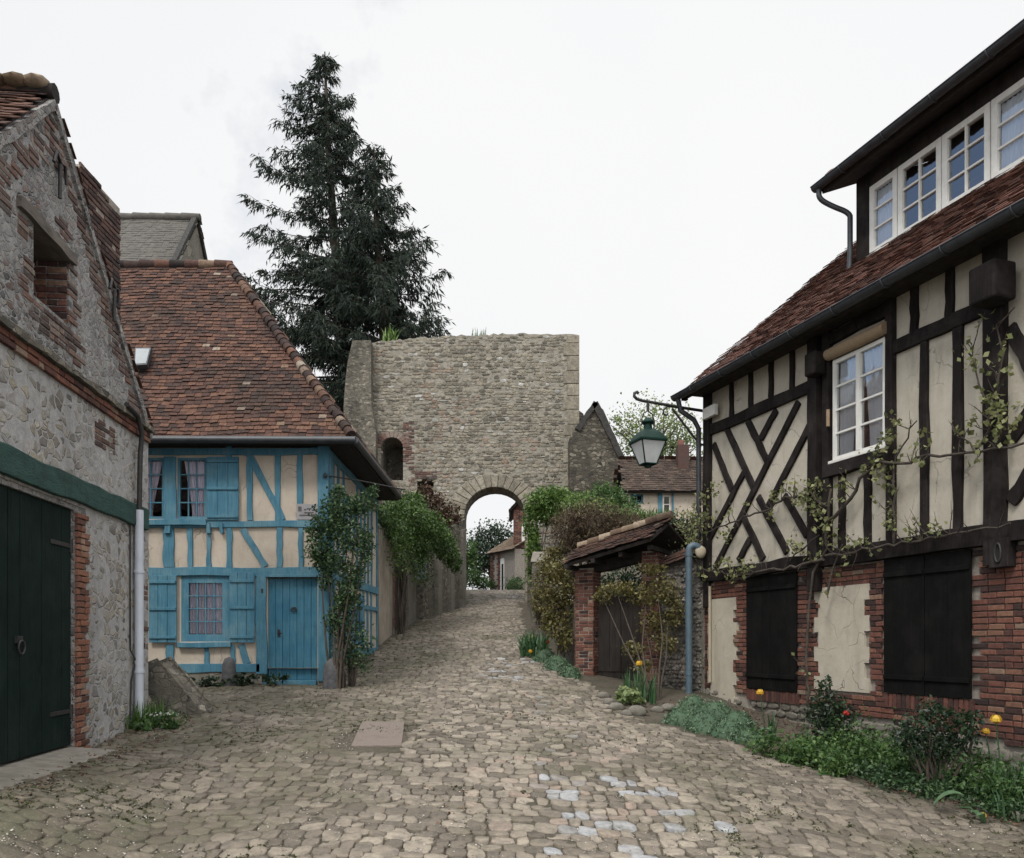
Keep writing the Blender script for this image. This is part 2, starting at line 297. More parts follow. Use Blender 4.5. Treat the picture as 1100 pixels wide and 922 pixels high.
# ------------------------------------------------------------------ mesh helpers
class MB:
    def __init__(s): s.V = []; s.F = []; s.R = []; s.smooth = []
    def face(s, pts, r=.5, sm=False):
        i = len(s.V); s.V.extend([tuple(p) for p in pts]); s.F.append(tuple(range(i, i + len(pts)))); s.R.append(r); s.smooth.append(sm)
    def add(s, V, Fs, r=.5, sm=False):
        i = len(s.V); s.V.extend([tuple(p) for p in V])
        for f in Fs: s.F.append(tuple(i + k for k in f)); s.R.append(r); s.smooth.append(sm)
    def hexa(s, q, r=.5):
        """q: eight corners, bottom ring then top ring"""
        s.add(q, [(3, 2, 1, 0), (4, 5, 6, 7), (0, 1, 5, 4), (1, 2, 6, 5), (2, 3, 7, 6), (3, 0, 4, 7)], r)
    def box(s, x0, x1, y0, y1, z0, z1, r=.5):
        s.hexa([(x0, y0, z0), (x1, y0, z0), (x1, y1, z0), (x0, y1, z0), (x0, y0, z1), (x1, y0, z1), (x1, y1, z1), (x0, y1, z1)], r)
    def tube(s, pts, rad, n=8, r=.5, cap=True):
        pts = [Vector(p) for p in pts]
        if not hasattr(rad, '__len__'): rad = [rad] * len(pts)
        ring = []; prev = None
        for i, p in enumerate(pts):
            t = (pts[min(i + 1, len(pts) - 1)] - pts[max(i - 1, 0)]).normalized()
            if prev is None:
                a = Vector((0, 0, 1)) if abs(t.z) < .9 else Vector((1, 0, 0))
                x = t.cross(a).normalized()
            else:
                x = (prev - t * prev.dot(t)).normalized()
            prev = x; y = t.cross(x)
            ring.append([p + (x * math.cos(2 * math.pi * k / n) + y * math.sin(2 * math.pi * k / n)) * rad[i] for k in range(n)])
        V = [q for rg in ring for q in rg]; Fs = []
        for i in range(len(pts) - 1):
            for k in range(n):
                Fs.append((i * n + k, i * n + (k + 1) % n, (i + 1) * n + (k + 1) % n, (i + 1) * n + k))
        s.add(V, Fs, r, True)
        if cap:
            s.face(ring[0][::-1], r); s.face(ring[-1], r)
    def lathe(s, c, prof, n=16, r=.5, sq=False):
        V = []; Fs = []
        for (rad, z) in prof:
            for k in range(n):
                a = 2 * math.pi * (k + .5) / n
                m = 1.0 if not sq else 1 / max(abs(math.cos(a)), abs(math.sin(a))) ** sq
                V.append((c[0] + rad * m * math.cos(a), c[1] + rad * m * math.sin(a), c[2] + z))
        for i in range(len(prof) - 1):
            for k in range(n):
                Fs.append((i * n + k, i * n + (k + 1) % n, (i + 1) * n + (k + 1) % n, (i + 1) * n + k))
        s.add(V, Fs, r, n > 8)
    def blob(s, c, rx, ry, rz, r=.5, jit=.18, n=9, m=6):
        V = []; Fs = []
        ph = rng.random() * 9
        for i in range(m + 1):
            th = math.pi * i / m
            for k in range(n):
                a = 2 * math.pi * k / n
                j = 1 + jit * math.sin(a * 2 + ph + th * 3) * math.sin(th) + jit * .6 * (rng.random() - .5)
                V.append((c[0] + rx * math.sin(th) * math.cos(a) * j, c[1] + ry * math.sin(th) * math.sin(a) * j, c[2] + rz * math.cos(th) * (1 + jit * .4 * (rng.random() - .5))))
        for i in range(m):
            for k in range(n):
                Fs.append((i * n + k, (i + 1) * n + k, (i + 1) * n + (k + 1) % n, i * n + (k + 1) % n))
        s.add(V, Fs, r, True)
    def build(s, name, mat, parent=None, base=None, bevel=0):
        me = bpy.data.meshes.new(name)
        V = s.V
        if base is not None: V = [(a - base[0], b - base[1], c - base[2]) for a, b, c in V]
        me.from_pydata(V, [], s.F)
        me.materials.append(MT[mat])
        at = me.attributes.new('rnd', 'FLOAT', 'FACE'); at.data.foreach_set('value', np.array(s.R, dtype=np.float32))
        me.polygons.foreach_set('use_smooth', np.array(s.smooth, dtype=bool))
        me.update()
        o = bpy.data.objects.new(name, me); COL.objects.link(o)
        if base is not None: o.location = base
        if bevel:
            bm_ = o.modifiers.new('bevel', 'BEVEL'); bm_.width = bevel; bm_.segments = 2; bm_.limit_method = 'ANGLE'
        adopt(o, parent)
        return o

def adopt(o, parent):
    if parent is not None:
        o.parent = parent
        if parent.location.length > 0: o.matrix_parent_inverse = Matrix.Translation(-parent.location)

def quads(name, V, mat, rr, parent=None, base=None):
    """V: (n,4,3) array, one quad each"""
    n = len(V); me = bpy.data.meshes.new(name)
    W = V.reshape(-1, 3).astype(np.float32)
    if base is not None: W = W - np.array(base, dtype=np.float32)
    me.vertices.add(n * 4); me.vertices.foreach_set('co', W.ravel())
    me.loops.add(n * 4); me.loops.foreach_set('vertex_index', np.arange(n * 4, dtype=np.int32))
    me.polygons.add(n); me.polygons.foreach_set('loop_start', np.arange(0, n * 4, 4, dtype=np.int32))
    me.update(calc_edges=True)
    at = me.attributes.new('rnd', 'FLOAT', 'FACE'); at.data.foreach_set('value', rr.astype(np.float32))
    me.materials.append(MT[mat]); me.validate()
    o = bpy.data.objects.new(name, me); COL.objects.link(o)
    if base is not None: o.location = base
    adopt(o, parent)
    return o

def unit(a): return a / np.maximum(np.linalg.norm(a, axis=-1, keepdims=True), 1e-9)
def leafq(C, size, asp=.55, up=.4, tilt=None):
    n = len(C)
    nv = unit(nr.normal(size=(n, 3)) + np.array([0, 0, up]))
    t = nr.normal(size=(n, 3)) if tilt is None else nr.normal(size=(n, 3)) * .5 + np.array(tilt)
    t = unit(t - nv * (t * nv).sum(1, keepdims=True)); b = np.cross(nv, t)
    s = size * nr.uniform(.55, 1.35, (n, 1)); f = nv * s * .12
    return np.stack([C - t * s * .5, C + b * s * asp * .5 + f, C + t * s * .5, C - b * s * asp * .5 + f], 1)
def clump_points(blobs, n, k=26, spread=.3):
    """points in sub-clusters scattered through ellipsoids, denser near the skin, so that gaps stay open"""
    vol = np.array([b[1][0] * b[1][1] * b[1][2] for b in blobs]) ** .75; vol /= vol.sum()
    out = []
    for (c, rr), f in zip(blobs, vol):
        m = max(8, int(n * f)); kk = max(4, int(k * len(blobs) * f))
        d = unit(nr.normal(size=(kk, 3))) * nr.uniform(.35, 1, (kk, 1)) ** .6
        cc = np.array(c) + d * np.array(rr)
        i = nr.integers(0, kk, m)
        sz = nr.uniform(.5, 1.3, kk)
        out.append(cc[i] + nr.normal(size=(m, 3)) * np.array(rr) * spread * sz[i][:, None])
    return np.concatenate(out)
def foliage(name, blobs, n, size, mat, parent=None, k=26, spread=.22, asp=.55, up=.4, base=None, floor=None):
    C = clump_points(blobs, n, k, spread)
    if floor is not None: C[:, 2] = np.maximum(C[:, 2], floor + nr.uniform(0, .05, len(C)))
    return quads(name, leafq(C, size, asp, up), mat, nr.uniform(0, 1, len(C)) ** 1.2, parent, base)
def blades(name, pts, h, wd, mat, parent=None, lean=.35, base=None, seg=3):
    """curved upright blades, three quads each"""
    V = []; rr = []
    for p in pts:
        a = rng.random() * 6.283; hh = h * rng.uniform(.6, 1.15); ln = lean * rng.uniform(.2, 1.4)
        dx, dy = math.cos(a), math.sin(a); bx, by = -dy, dx; w0 = wd * rng.uniform(.7, 1.2)
        q = []
        for i in range(seg + 1):
            t = i / seg; x = p[0] + dx * ln * hh * t * t; y = p[1] + dy * ln * hh * t * t; z = p[2] + hh * (t - .25 * ln * t * t)
            ww = w0 * (1 - t ** 2.2) * .5 + .001
            q.append(((x - bx * ww, y - by * ww, z), (x + bx * ww, y + by * ww, z)))
        r_ = rng.random()
        for i in range(seg): V.append([q[i][0], q[i][1], q[i + 1][1], q[i + 1][0]]); rr.append(r_)
    return quads(name, np.array(V), mat, np.array(rr), parent, base)

def tag(o, label, cat, group=None):
    o['label'] = label; o['category'] = cat
    if group: o['group'] = group
    return o
def thing(name, label, cat, loc, group=None):
    o = bpy.data.objects.new(name, None); o.empty_display_size = .2; COL.objects.link(o); o.location = Vector(loc)
    return tag(o, label, cat, group)
def kind(o, k): o['kind'] = k; return o

# ------------------------------------------------------------------ ground heights
_gy = np.array([-40, 0, 6, 9.2, 11.5, 14.75, 18.9, 20.4, 24, 28.4, 34, 38, 44, 50, 56, 80, 400])
_gz = np.array([-5.5, -2.2, -1.60, -1.24, -1.02, -.74, -.34, -.08, .30, .75, 1.50, 2.0, 2.65, 3.1, 3.35, 3.4, 3.4])
_fy = np.linspace(-40, 400, 4401); _fz = np.interp(_fy, _gy, _gz)
_fz[10:-10] = np.convolve(_fz, np.ones(21) / 21, 'same')[10:-10]
def ground(x, y):
    f = float(np.interp(y, _fy, _fz))
    wgt = 1.0 if y < 17 else max(0.0, 1 - (y - 17) / 9)
    t = x + .6
    s = .5 * (t + math.sqrt(t * t + .6)) - .1
    z = f - .085 * s * wgt
    if x < -2.6 and y < 11.5 and z < -1.2:
        k = min(1.0, (-2.6 - x) / 1.5); k = k * k * (3 - 2 * k); z += (-1.2 - z) * k
    return z + .018 * math.sin(x * 1.7 + y * .6) + .014 * math.sin(y * 1.9 - x * .8)
def hit(px, py):
    rx, rz = (px - CX) / F, (HY - py) / F
    prev = None
    for k in range(500, 7000):
        y = k * .01
        if ground(rx * y, y) > rz * y: return Vector((rx * y, y, ground(rx * y, y)))
    return Vector((rx * 60, 60, ground(rx * 60, 60)))
def at(px, py, Y): return Vector(((px - CX) / F * Y, Y, (HY - py) / F * Y))
def on_ground(px, Y):
    x = (px - CX) / F * Y
    return Vector((x, Y, ground(x, Y)))

class Pl:
    """a vertical facade: origin, direction along it, outward normal"""
    def __init__(s, o, d, n):
        s.o = Vector((o[0], o[1], 0)); s.d = Vector((d[0], d[1], 0)).normalized(); s.n = Vector((n[0], n[1], 0)).normalized()
    def P(s, u, z, off=0.0): return s.o + s.d * u + s.n * off + Vector((0, 0, z))
    def uz(s, px, py, off=0.0):
        r = Vector(((px - CX) / F, 1, (HY - py) / F))
        t = (s.o.dot(s.n) + off) / r.dot(s.n)
        p = r * t
        return (p - s.o).dot(s.d), p.z
    def box(s, mb, u0, u1, z0, z1, o0, o1, r=.5):
        mb.hexa([s.P(u0, z0, o0), s.P(u1, z0, o0), s.P(u1, z1, o0), s.P(u0, z1, o0), s.P(u0, z0, o1), s.P(u1, z0, o1), s.P(u1, z1, o1), s.P(u0, z1, o1)], r)
    def beam(s, mb, a, b, w, o0, o1, wob=.012, seg=5, r=None):
        """a hewn timber between two (u,z) points, its edges slightly uneven"""
        a = Vector(a); b = Vector(b); t = (b - a).normalized(); q = Vector((-t.y, t.x))
        r = rng.random() if r is None else r
        L = []; Rr = []
        for i in range(seg + 1):
            c = a.lerp(b, i / seg) + q * rng.uniform(-wob, wob) * .6
            L.append(c + q * (w / 2 + rng.uniform(-wob, wob))); Rr.append(c - q * (w / 2 + rng.uniform(-wob, wob)))
        V = []
        for l, k in zip(L, Rr):
            V += [s.P(l.x, l.y, o0), s.P(k.x, k.y, o0), s.P(k.x, k.y, o1), s.P(l.x, l.y, o1)]
        Fs = []
        for i in range(seg):
            for k in range(4): Fs.append((i * 4 + k, i * 4 + (k + 1) % 4, (i + 1) * 4 + (k + 1) % 4, (i + 1) * 4 + k))
        Fs += [(3, 2, 1, 0), tuple(seg * 4 + k for k in range(4))]
        mb.add(V, Fs, r)
    def plate(s, mb, outer, holes=(), o0=0.0, o1=-.2, r=.5):
        """a wall slab of any outline with openings right through it"""
        rings = [outer] + list(holes)
        pts = [p for rg in rings for p in rg]
        tri = tessellate_polygon([[Vector((p[0], p[1], 0)) for p in rg] for rg in rings])
        mb.add([s.P(u, z, o0) for u, z in pts], tri, r)
        mb.add([s.P(u, z, o1) for u, z in pts], [t[::-1] for t in tri], r)
        for rg in rings:
            n = len(rg)
            for i in range(n):
                a, b = rg[i], rg[(i + 1) % n]
                mb.face([s.P(*a, o0), s.P(*b, o0), s.P(*b, o1), s.P(*a, o1)], r)

def inside(p, poly):
    x, y = p; c = False; n = len(poly); j = n - 1
    for i in range(n):
        xi, yi = poly[i]; xj, yj = poly[j]
        if (yi > y) != (yj > y) and x < (xj - xi) * (y - yi) / (yj - yi) + xi: c = not c
        j = i
    return c

def bricks(pl, mb, u0, u1, z0, z1, mask=None, bw=.22, bh=.068, gap=.013, o0=-.02, o1=.012, drop=0.0):
    z = z0; row = 0
    while z < z1 - .02:
        u = u0 - (bw / 2 if row % 2 else 0) - rng.random() * .02
        while u < u1:
            L = bw if rng.random() > .22 else bw * .5
            a, b = max(u, u0), min(u + L - gap, u1); u += L
            if b - a < .035: continue
            c = ((a + b) / 2, z + bh / 2)
            if mask and not mask(*c): continue
            if drop and rng.random() < drop: continue
            j = lambda k=.004: rng.uniform(-k, k)
            h = o1 + rng.uniform(-.006, .006); t = min(z + bh - gap, z1)
            q = [(a + j(), z + j()), (b + j(), z + j()), (b + j(), t + j()), (a + j(), t + j())]
            e = .006; cx, cz = c
            q2 = [(x + (e if x < cx else -e), y + (e if y < cz else -e)) for x, y in q]
            V = [pl.P(x, y, o0) for x, y in q] + [pl.P(x, y, h - .005) for x, y in q] + [pl.P(x, y, h) for x, y in q2]
            Fs = [(8, 9, 10, 11)]
            for k in range(4):
                k2 = (k + 1) % 4
                Fs += [(k, k2, 4 + k2, 4 + k), (4 + k, 4 + k2, 8 + k2, 8 + k)]
            mb.add(V, Fs, rng.random())
        z += bh; row += 1

def stones(mb, mapf, a0, a1, b0, b1, bh, aw, mask, top, gap=.012, n=10, wav=None, rfun=None, sq=.45, jit=.12, tilt=.3):
    """rows of individual dressed or field stones, each a low dome"""
    b = b0
    while b < b1:
        h = rng.uniform(*bh); a = a0 - rng.random() * aw[1]
        while a < a1:
            wd = rng.uniform(*aw); ca = a + wd / 2; a += wd
            cb = b + h / 2 + (wav(ca, b) if wav else 0)
            if not mask(ca, cb): continue
            ra, rb = wd / 2 - gap * rng.uniform(.5, 1.4), h / 2 - gap * rng.uniform(.5, 1.4)
            ra *= rng.uniform(.95, 1.08); rb *= rng.uniform(.92, 1.1)
            t = top * rng.uniform(.55, 1.25); ta, tb = rng.uniform(-tilt, tilt) * top, rng.uniform(-tilt, tilt) * top
            rot = rng.uniform(-.10, .10); ph = rng.random() * .5
            ring = []
            for k in range(n):
                an = 2 * math.pi * (k + ph) / n; c, s_ = math.cos(an), math.sin(an)
                m = 1 / (abs(c) ** (2 / sq) + abs(s_) ** (2 / sq)) ** (sq / 2)
                m *= 1 + rng.uniform(-jit, jit)
                x, y = ra * m * c, rb * m * s_
                ring.append((x * math.cos(rot) - y * math.sin(rot), x * math.sin(rot) + y * math.cos(rot)))
            V = []
            for sc, hh in ((1.0, -.03), (.99, t * .72), (.945, t * .97), (.5, t)):
                for x, y in ring:
                    V.append(mapf(ca + x * sc, cb + y * sc, hh + (ta * x / ra + tb * y / rb + rng.uniform(-.12, .12) * top) * (hh > 0)))
            Fs = []
            for i in range(3):
                for k in range(n):
                    k2 = (k + 1) % n; Fs.append((i * n + k, i * n + k2, (i + 1) * n + k2, (i + 1) * n + k))
            Fs.append(tuple(3 * n + k for k in range(n)))
            mb.add(V, Fs, rfun(ca, cb) if rfun else rng.random(), True)
        b += h

def roof(name, O, a, s, poly, mat, parent, gauge=.115, tw=.17, under='darkwood', thick=.07, sag=.02, lift=.026):
    """a boarded roof slope carrying rows of separate plain tiles; poly is in (along, up-slope) metres"""
    O = Vector(O); a = Vector(a).normalized(); s = Vector(s).normalized(); n = a.cross(s)
    if n.z < 0: n = -n
    sg = lambda u, v: sag * math.sin(u * .9 + 1) * math.sin(v * .8 + .4) + sag * .5 * math.sin(u * 2.3 + v * 1.7)
    P = lambda u, v, h: O + a * u + s * v + n * (h + sg(u, v))
    mb = MB()
    tri = tessellate_polygon([[Vector((u, v, 0)) for u, v in poly]])
    Q = lambda u, v, h: O + a * u + s * v + n * h
    mb.add([Q(u, v, -sag * 1.6) for u, v in poly], tri); mb.add([Q(u, v, -thick - sag * 1.6) for u, v in poly], [t[::-1] for t in tri])
    for i in range(len(poly)):
        p, q = poly[i], poly[(i + 1) % len(poly)]
        mb.face([Q(*p, -sag * 1.6), Q(*q, -sag * 1.6), Q(*q, -thick - sag * 1.6), Q(*p, -thick - sag * 1.6)])
    ro = mb.build('roof', under, parent)
    tb = MB()
    us = [p[0] for p in poly]; vs = [p[1] for p in poly]
    v = min(vs); row = 0; wander = 0
    while v < max(vs) - .03:
        u = min(us) - tw * (.5 if row % 2 else 0)
        rowj = rng.uniform(-.008, .008)
        while u < max(us):
            wd = tw * rng.uniform(.93, 1.05); c = (u + wd / 2, v + gauge * .5); u0, u1 = u + .004, u + wd - .003; u += wd
            if not inside(c, poly): continue
            v0 = v - .02 + rowj + rng.uniform(-.012, .012); v1 = v + gauge * 1.35
            h0 = lift + rng.uniform(-.006, .012); h1 = .005; th = .011
            sk = rng.uniform(-.008, .008)
            V = [P(u0, v0 - sk, h0 - th), P(u1, v0 + sk, h0 - th), P(u1, v1, h1 - th), P(u0, v1, h1 - th),
                 P(u0, v0 - sk, h0), P(u1, v0 + sk, h0), P(u1, v1, h1), P(u0, v1, h1)]
            # clusters of re-laid tiles share a tone
            base_ = .5 + .5 * mnoise.noise(Vector((u * .9, v * 1.5, 17)))
            r_ = min(1, max(0, .10 + .52 * rng.random() + .30 * base_)) if rng.random() > .012 else rng.uniform(.9, 1)
            tb.add(V, [(4, 5, 6, 7), (0, 1, 5, 4), (1, 2, 6, 5), (3, 0, 4, 7)], r_)
        v += gauge; row += 1
    tb.build('tiles', mat, ro)
    return ro

def rolls(mb, p0, p1, n, rad, over=1.12):
    """half-round ridge or hip tiles laid nose to tail"""
    p0, p1 = Vector(p0), Vector(p1)
    for i in range(n):
        a, b = p0.lerp(p1, i / n), p0.lerp(p1, (i + over) / n)
        j = Vector((rng.uniform(-.012, .012), rng.uniform(-.012, .012), rng.uniform(-.01, .01)))
        mb.tube([a + j, b + j], [rad * 1.12, rad * .9], 10, rng.random())

def window(pl, u0, u1, z0, z1, off, cols, rows, mat, parent, glass='glass', fw=.05, bw=.022, depth=.05, curtain=None, clos=(0, 1), gap=True, room=True, casement=1):
    m = MB()
    pl.box(m, u0, u0 + fw, z0, z1, off - depth, off); pl.box(m, u1 - fw, u1, z0, z1, off - depth, off)
    pl.box(m, u0 + fw, u1 - fw, z0, z0 + fw, off - depth, off - .001); pl.box(m, u0 + fw, u1 - fw, z1 - fw, z1, off - depth, off - .001)
    a0, a1, b0, b1 = u0 + fw, u1 - fw, z0 + fw, z1 - fw
    cas = []
    for c in range(casement):
        c0, c1 = a0 + (a1 - a0) * c / casement, a0 + (a1 - a0) * (c + 1) / casement
        if casement > 1:
            if c: pl.box(m, c0 - .002, c0 + .038, b0, b1, off - depth, off + .006)
            if c < casement - 1: pl.box(m, c1 - .04, c1 - .004, b0, b1, off - depth, off + .004)
            c0 += .04 if c else 0; c1 -= .04 if c < casement - 1 else 0
        for k in range(1, cols):
            x = c0 + (c1 - c0) * k / cols; pl.box(m, x - bw / 2, x + bw / 2, b0, b1, off - depth * .7, off - .008)
        for k in range(1, rows):
            y = b0 + (b1 - b0) * k / rows; pl.box(m, c0, c1, y - bw / 2, y + bw / 2, off - depth * .72, off - .0095)
    f = m.build('window', mat, parent)
    g = MB(); g.face([pl.P(a0, b0, off - depth * .6), pl.P(a1, b0, off - depth * .6), pl.P(a1, b1, off - depth * .6), pl.P(a0, b1, off - depth * .6)])
    g.build('pane', glass, f)
    if curtain:
        for side in clos if isinstance(clos[0], tuple) else [clos]:
            cm = MB(); s0, s1 = a0 + (a1 - a0) * side[0], a0 + (a1 - a0) * side[1]
            tie = side[2] if len(side) > 2 else 0
            n, mm = 28, 6; V = []
            for j in range(mm + 1):
                y = b1 - (b1 - b0 - .01) * j / mm
                sq = 1 - tie * min(1, j / mm * 1.15)
                for i in range(n + 1):
                    t = i / n
                    uu = (s0 + (s1 - s0) * t * sq) if side[3:] != (1,) else (s1 - (s1 - s0) * t * sq)
                    V.append(pl.P(uu, y, off - depth - .022 + .014 * math.sin(t * 34 + .5 * j * .4)))
            Fs = [(j * (n + 1) + i, j * (n + 1) + i + 1, (j + 1) * (n + 1) + i + 1, (j + 1) * (n + 1) + i) for j in range(mm) for i in range(n)]
            cm.add(V, Fs, .5, True); cm.build('curtain', curtain, f)
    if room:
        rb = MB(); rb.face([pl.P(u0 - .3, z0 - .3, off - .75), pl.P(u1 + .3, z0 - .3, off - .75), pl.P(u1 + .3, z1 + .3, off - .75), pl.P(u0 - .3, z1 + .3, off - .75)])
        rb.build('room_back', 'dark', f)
    return f

def shutter(pl, u0, u1, z0, z1, off, mat, parent, battens=(.06, .5, .9), planks=3, bh=.05, name='shutter', hinge=True):
    m = MB(); w_ = (u1 - u0) / planks
    for k in range(planks):
        pl.box(m, u0 + k * w_ + .003, u0 + (k + 1) * w_ - .003, z0, z1, off, off + .028 + .002 * (k % 2))
    s_ = m.build(name, mat, parent, bevel=.004)
    for b in battens:
        q = MB(); y = z0 + (z1 - z0) * b
        pl.box(q, u0 + .012, u1 - .012, y - bh / 2, y + bh / 2, off + .029, off + .052)
        q.build('batten', mat, s_, bevel=.004)
    return s_

# ------------------------------------------------------------------ ground and street
def grid_mesh(name, xs, ys, zf, mat, base=None):
    mb = MB(); V = [(x, y, zf(x, y)) for y in ys for x in xs]; nx = len(xs)
    Fs = [(j * nx + i, j * nx + i + 1, (j + 1) * nx + i + 1, (j + 1) * nx + i) for j in range(len(ys) - 1) for i in range(nx - 1)]
    mb.add(V, Fs, .5, True)
    return mb.build(name, mat)
xs = list(np.arange(-12, 12.01, .2)); xs = [-400, -150, -80, -40, -25, -16] + xs + [16, 25, 40, 80, 150, 400]
ys = [-40, -15, -6, 0, 3] + list(np.arange(5, 40, .2)) + list(np.arange(40, 62, .5)) + [66, 75, 90, 120, 200, 400]
kind(grid_mesh('ground', xs, ys, lambda x, y: ground(x, y) - .004 + .015 * mnoise.noise(Vector((x * 1.7, y * 1.7, 0))) + .008 * mnoise.noise(Vector((x * 6, y * 6, 4))), 'soil'), 'structure')

EDGE = [hit(*p) for p in [(1100, 893), (980, 860), (900, 836), (800, 804), (715, 781), (668, 766), (652, 750), (632, 733), (612, 728), (588, 716), (574, 700), (565, 680), (560, 660), (557, 645)]]
road_r = [(EDGE[0].x + 1.5, 4.0)] + [(e.x, e.y) for e in EDGE] + [(.55, 34.5), (.6, 40), (.75, 50), (-.5, 58)]
road_l = [(-5.2, 4.0), (-4.45, 6), (-4.95, 11.45), (-5.35, 12.6), (-7.5, 13.6), (-7.6, 14.2), (-3.35, 14.55), (-3.12, 14.9), (-3.1, 20), (-3.1, 28.5), (-2.75, 28.6), (-1.8, 34.4), (-2.0, 42), (-3, 50), (-5.5, 58)]
ROAD = road_l + road_r[::-1]
plate_c = hit(405, 790)
def road_mask(x, y):
    if abs(x - plate_c.x - .02 * (y - plate_c.y)) < .37 and abs(y - plate_c.y) < .92: return False
    return inside((x + .06 * math.sin(y * 5), y), ROAD)
SHINY = [(hit(x, y), r) for x, y, r in [(590, 838, .28), (615, 855, .25), (690, 845, .45), (715, 862, .35), (645, 888, .35), (690, 905, .5), (610, 915, .2), (545, 712, .9), (540, 725, .6), (548, 640, 1.2), (800, 900, .2)]]
def cob_r(x, y):
    for c, r in SHINY:
        if (x - c.x) ** 2 + ((y - c.y) * .6) ** 2 < r * r * .7 and rng.random() < .2: return rng.uniform(.95, 1)
    k = rng.random() * .94
    wear_and_shade = math.exp(-((x - .4 - .02 * y) / 2.0) ** 2) * (1 if y < 15 else .55)      # the trodden middle is cleaner; the lane's shade is painted into the colour
    k *= .42 + .58 * wear_and_shade
    return k
cob = MB()
gm = lambda x, y, h: (x, y, ground(x, y) + h)
wavy = lambda x, y: .10 * math.sin(x * 1.3 + y * .7) + .05 * math.sin(x * 3.1 + y)
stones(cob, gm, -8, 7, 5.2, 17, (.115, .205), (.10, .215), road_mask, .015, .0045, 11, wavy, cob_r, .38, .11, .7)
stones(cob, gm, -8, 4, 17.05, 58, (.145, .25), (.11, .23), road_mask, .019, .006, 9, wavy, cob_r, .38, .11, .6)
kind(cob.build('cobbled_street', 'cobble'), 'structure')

# threshold slab in front of the green door, kerb-like line at the left passage
pm = MB()
c = plate_c
q = [hit(377, 803), hit(431.5, 802.5), hit(434.5, 777), hit(389, 776.5)]
pm.hexa([(p.x, p.y, p.z - .02) for p in q] + [(p.x, p.y, p.z + .020) for p in q])
tag(pm.build('cover_plate', 'plate', base=c, bevel=.006), 'flat brown rectangular cover plate set in the cobbles', 'cover plate')

# ------------------------------------------------------------------ left stone house with green door
LP = Pl((-3.98 - .0889 * 11.48, 11.48), (-.0889, 1), (1, .0889))     # u = 0 at its far corner, negative towards the camera
LH = thing('stone_house', 'grey rubble stone house with green barn door and hayloft opening in its gable', 'house', LP.P(0, -1.1, 0))
apex_u, apex_z = LP.uz(57, 110)
L0 = 2 * apex_u
eave_z = 2.98
def lq(pts): return [LP.uz(*p) for p in pts]
hole = lq([(36, 240), (74, 278), (74, 343), (36, 317)])
hole = [(hole[0][0], hole[0][1]), (hole[1][0], hole[0][1]), (hole[1][0], hole[3][1]), (hole[0][0], hole[3][1])]
du0, _ = LP.uz(80, 700); dz1 = 1.45
du_l = du0 - 2.75
m = MB()
LP.plate(m, [(0, -1.4), (0, eave_z), (apex_u, apex_z), (L0, eave_z), (L0, -1.4), (du_l, -1.4), (du_l, dz1), (du0, dz1), (du0, -1.4)], [hole], 0, -.45)
wl = m.build('wall', 'grey_rubble', LH)
m = MB(); LP.plate(m, [(-.001, -1.4), (-.001, eave_z - .12), (L0 + .01, eave_z - .12), (L0 + .01, -1.4), (du_l - .26, -1.4), (du_l - .26, dz1 + .05), (du0 + .26, dz1 + .05), (du0 + .26, -1.4)], [], .016, .002)
m.build('render_coat', 'render_rubble', LH)
# the side towards the blue house, the far wall, inside darkness
side = Pl(LP.P(0, 0, -.452)[:2], -LP.n, LP.d)
m = MB(); side.box(m, 0, 7.5, -1.6, eave_z, 0, -.4); m.build('side_wall', 'grey_rubble', LH)
near = Pl(LP.P(L0, 0, -.452)[:2], -LP.n, -LP.d)
m = MB(); near.box(m, 0, 7.5, -2.2, eave_z, 0, -.4); m.build('side_wall', 'grey_rubble', LH)
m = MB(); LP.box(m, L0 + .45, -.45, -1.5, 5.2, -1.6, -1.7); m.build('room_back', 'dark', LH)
# roof slopes
pit = math.atan2(apex_z - eave_z, -apex_u); slope = math.hypot(apex_z - eave_z, apex_u)
up = Vector((0, 0, 1))
for sgn, u0 in ((1, L0), (-1, 0)):
    s_ = (LP.d * sgn * math.cos(pit) + up * math.sin(pit))
    O = LP.P(u0, eave_z, -.02) - s_ * .28 + up * (.10 if sgn > 0 else .03)
    a_ = -LP.n
    roof('roof', O, a_, s_, [(.0, 0), (7.8, 0), (7.8, slope + .28), (.0, slope + .28)], 'tile', LH)
m = MB(); rolls(m, LP.P(apex_u, apex_z + .09, .03), LP.P(apex_u, apex_z + .09, -7.8), 24, .085); rt = m.build('ridge', 'tile', LH)
m = MB()
for k in range(6): m.blob(LP.P(apex_u - .06, apex_z + .14, -.12 - .2 * k), .13, .15, .06, rng.random())
m.build('moss_cushion', 'mosstile', rt)
# mortar verge along both slopes
m = MB()
nrm = lambda a, b: (b[1] - a[1], a[0] - b[0])
for a, b in (((L0 - .1, eave_z - .1), (apex_u, apex_z + .03)), ((apex_u, apex_z + .03), (.1, eave_z - .1))):
    LP.beam(m, (a[0], a[1] - .055), (b[0], b[1] - .055), .10, -.08, .035, .016, 22)
m.build('verge', 'grey_rubble', LH)
# string course of brick and mossy ledge
m = MB(); bricks(LP, m, L0, 0, eave_z - .26, eave_z - .12, None, .23, .07, .012, -.02, .055); m.build('string_course', 'brick', LH)
m = MB(); LP.beam(m, (L0, eave_z - .09), (0, eave_z - .08), .07, -.02, .10, .014, 30); m.build('ledge', 'dark_rubble', LH)
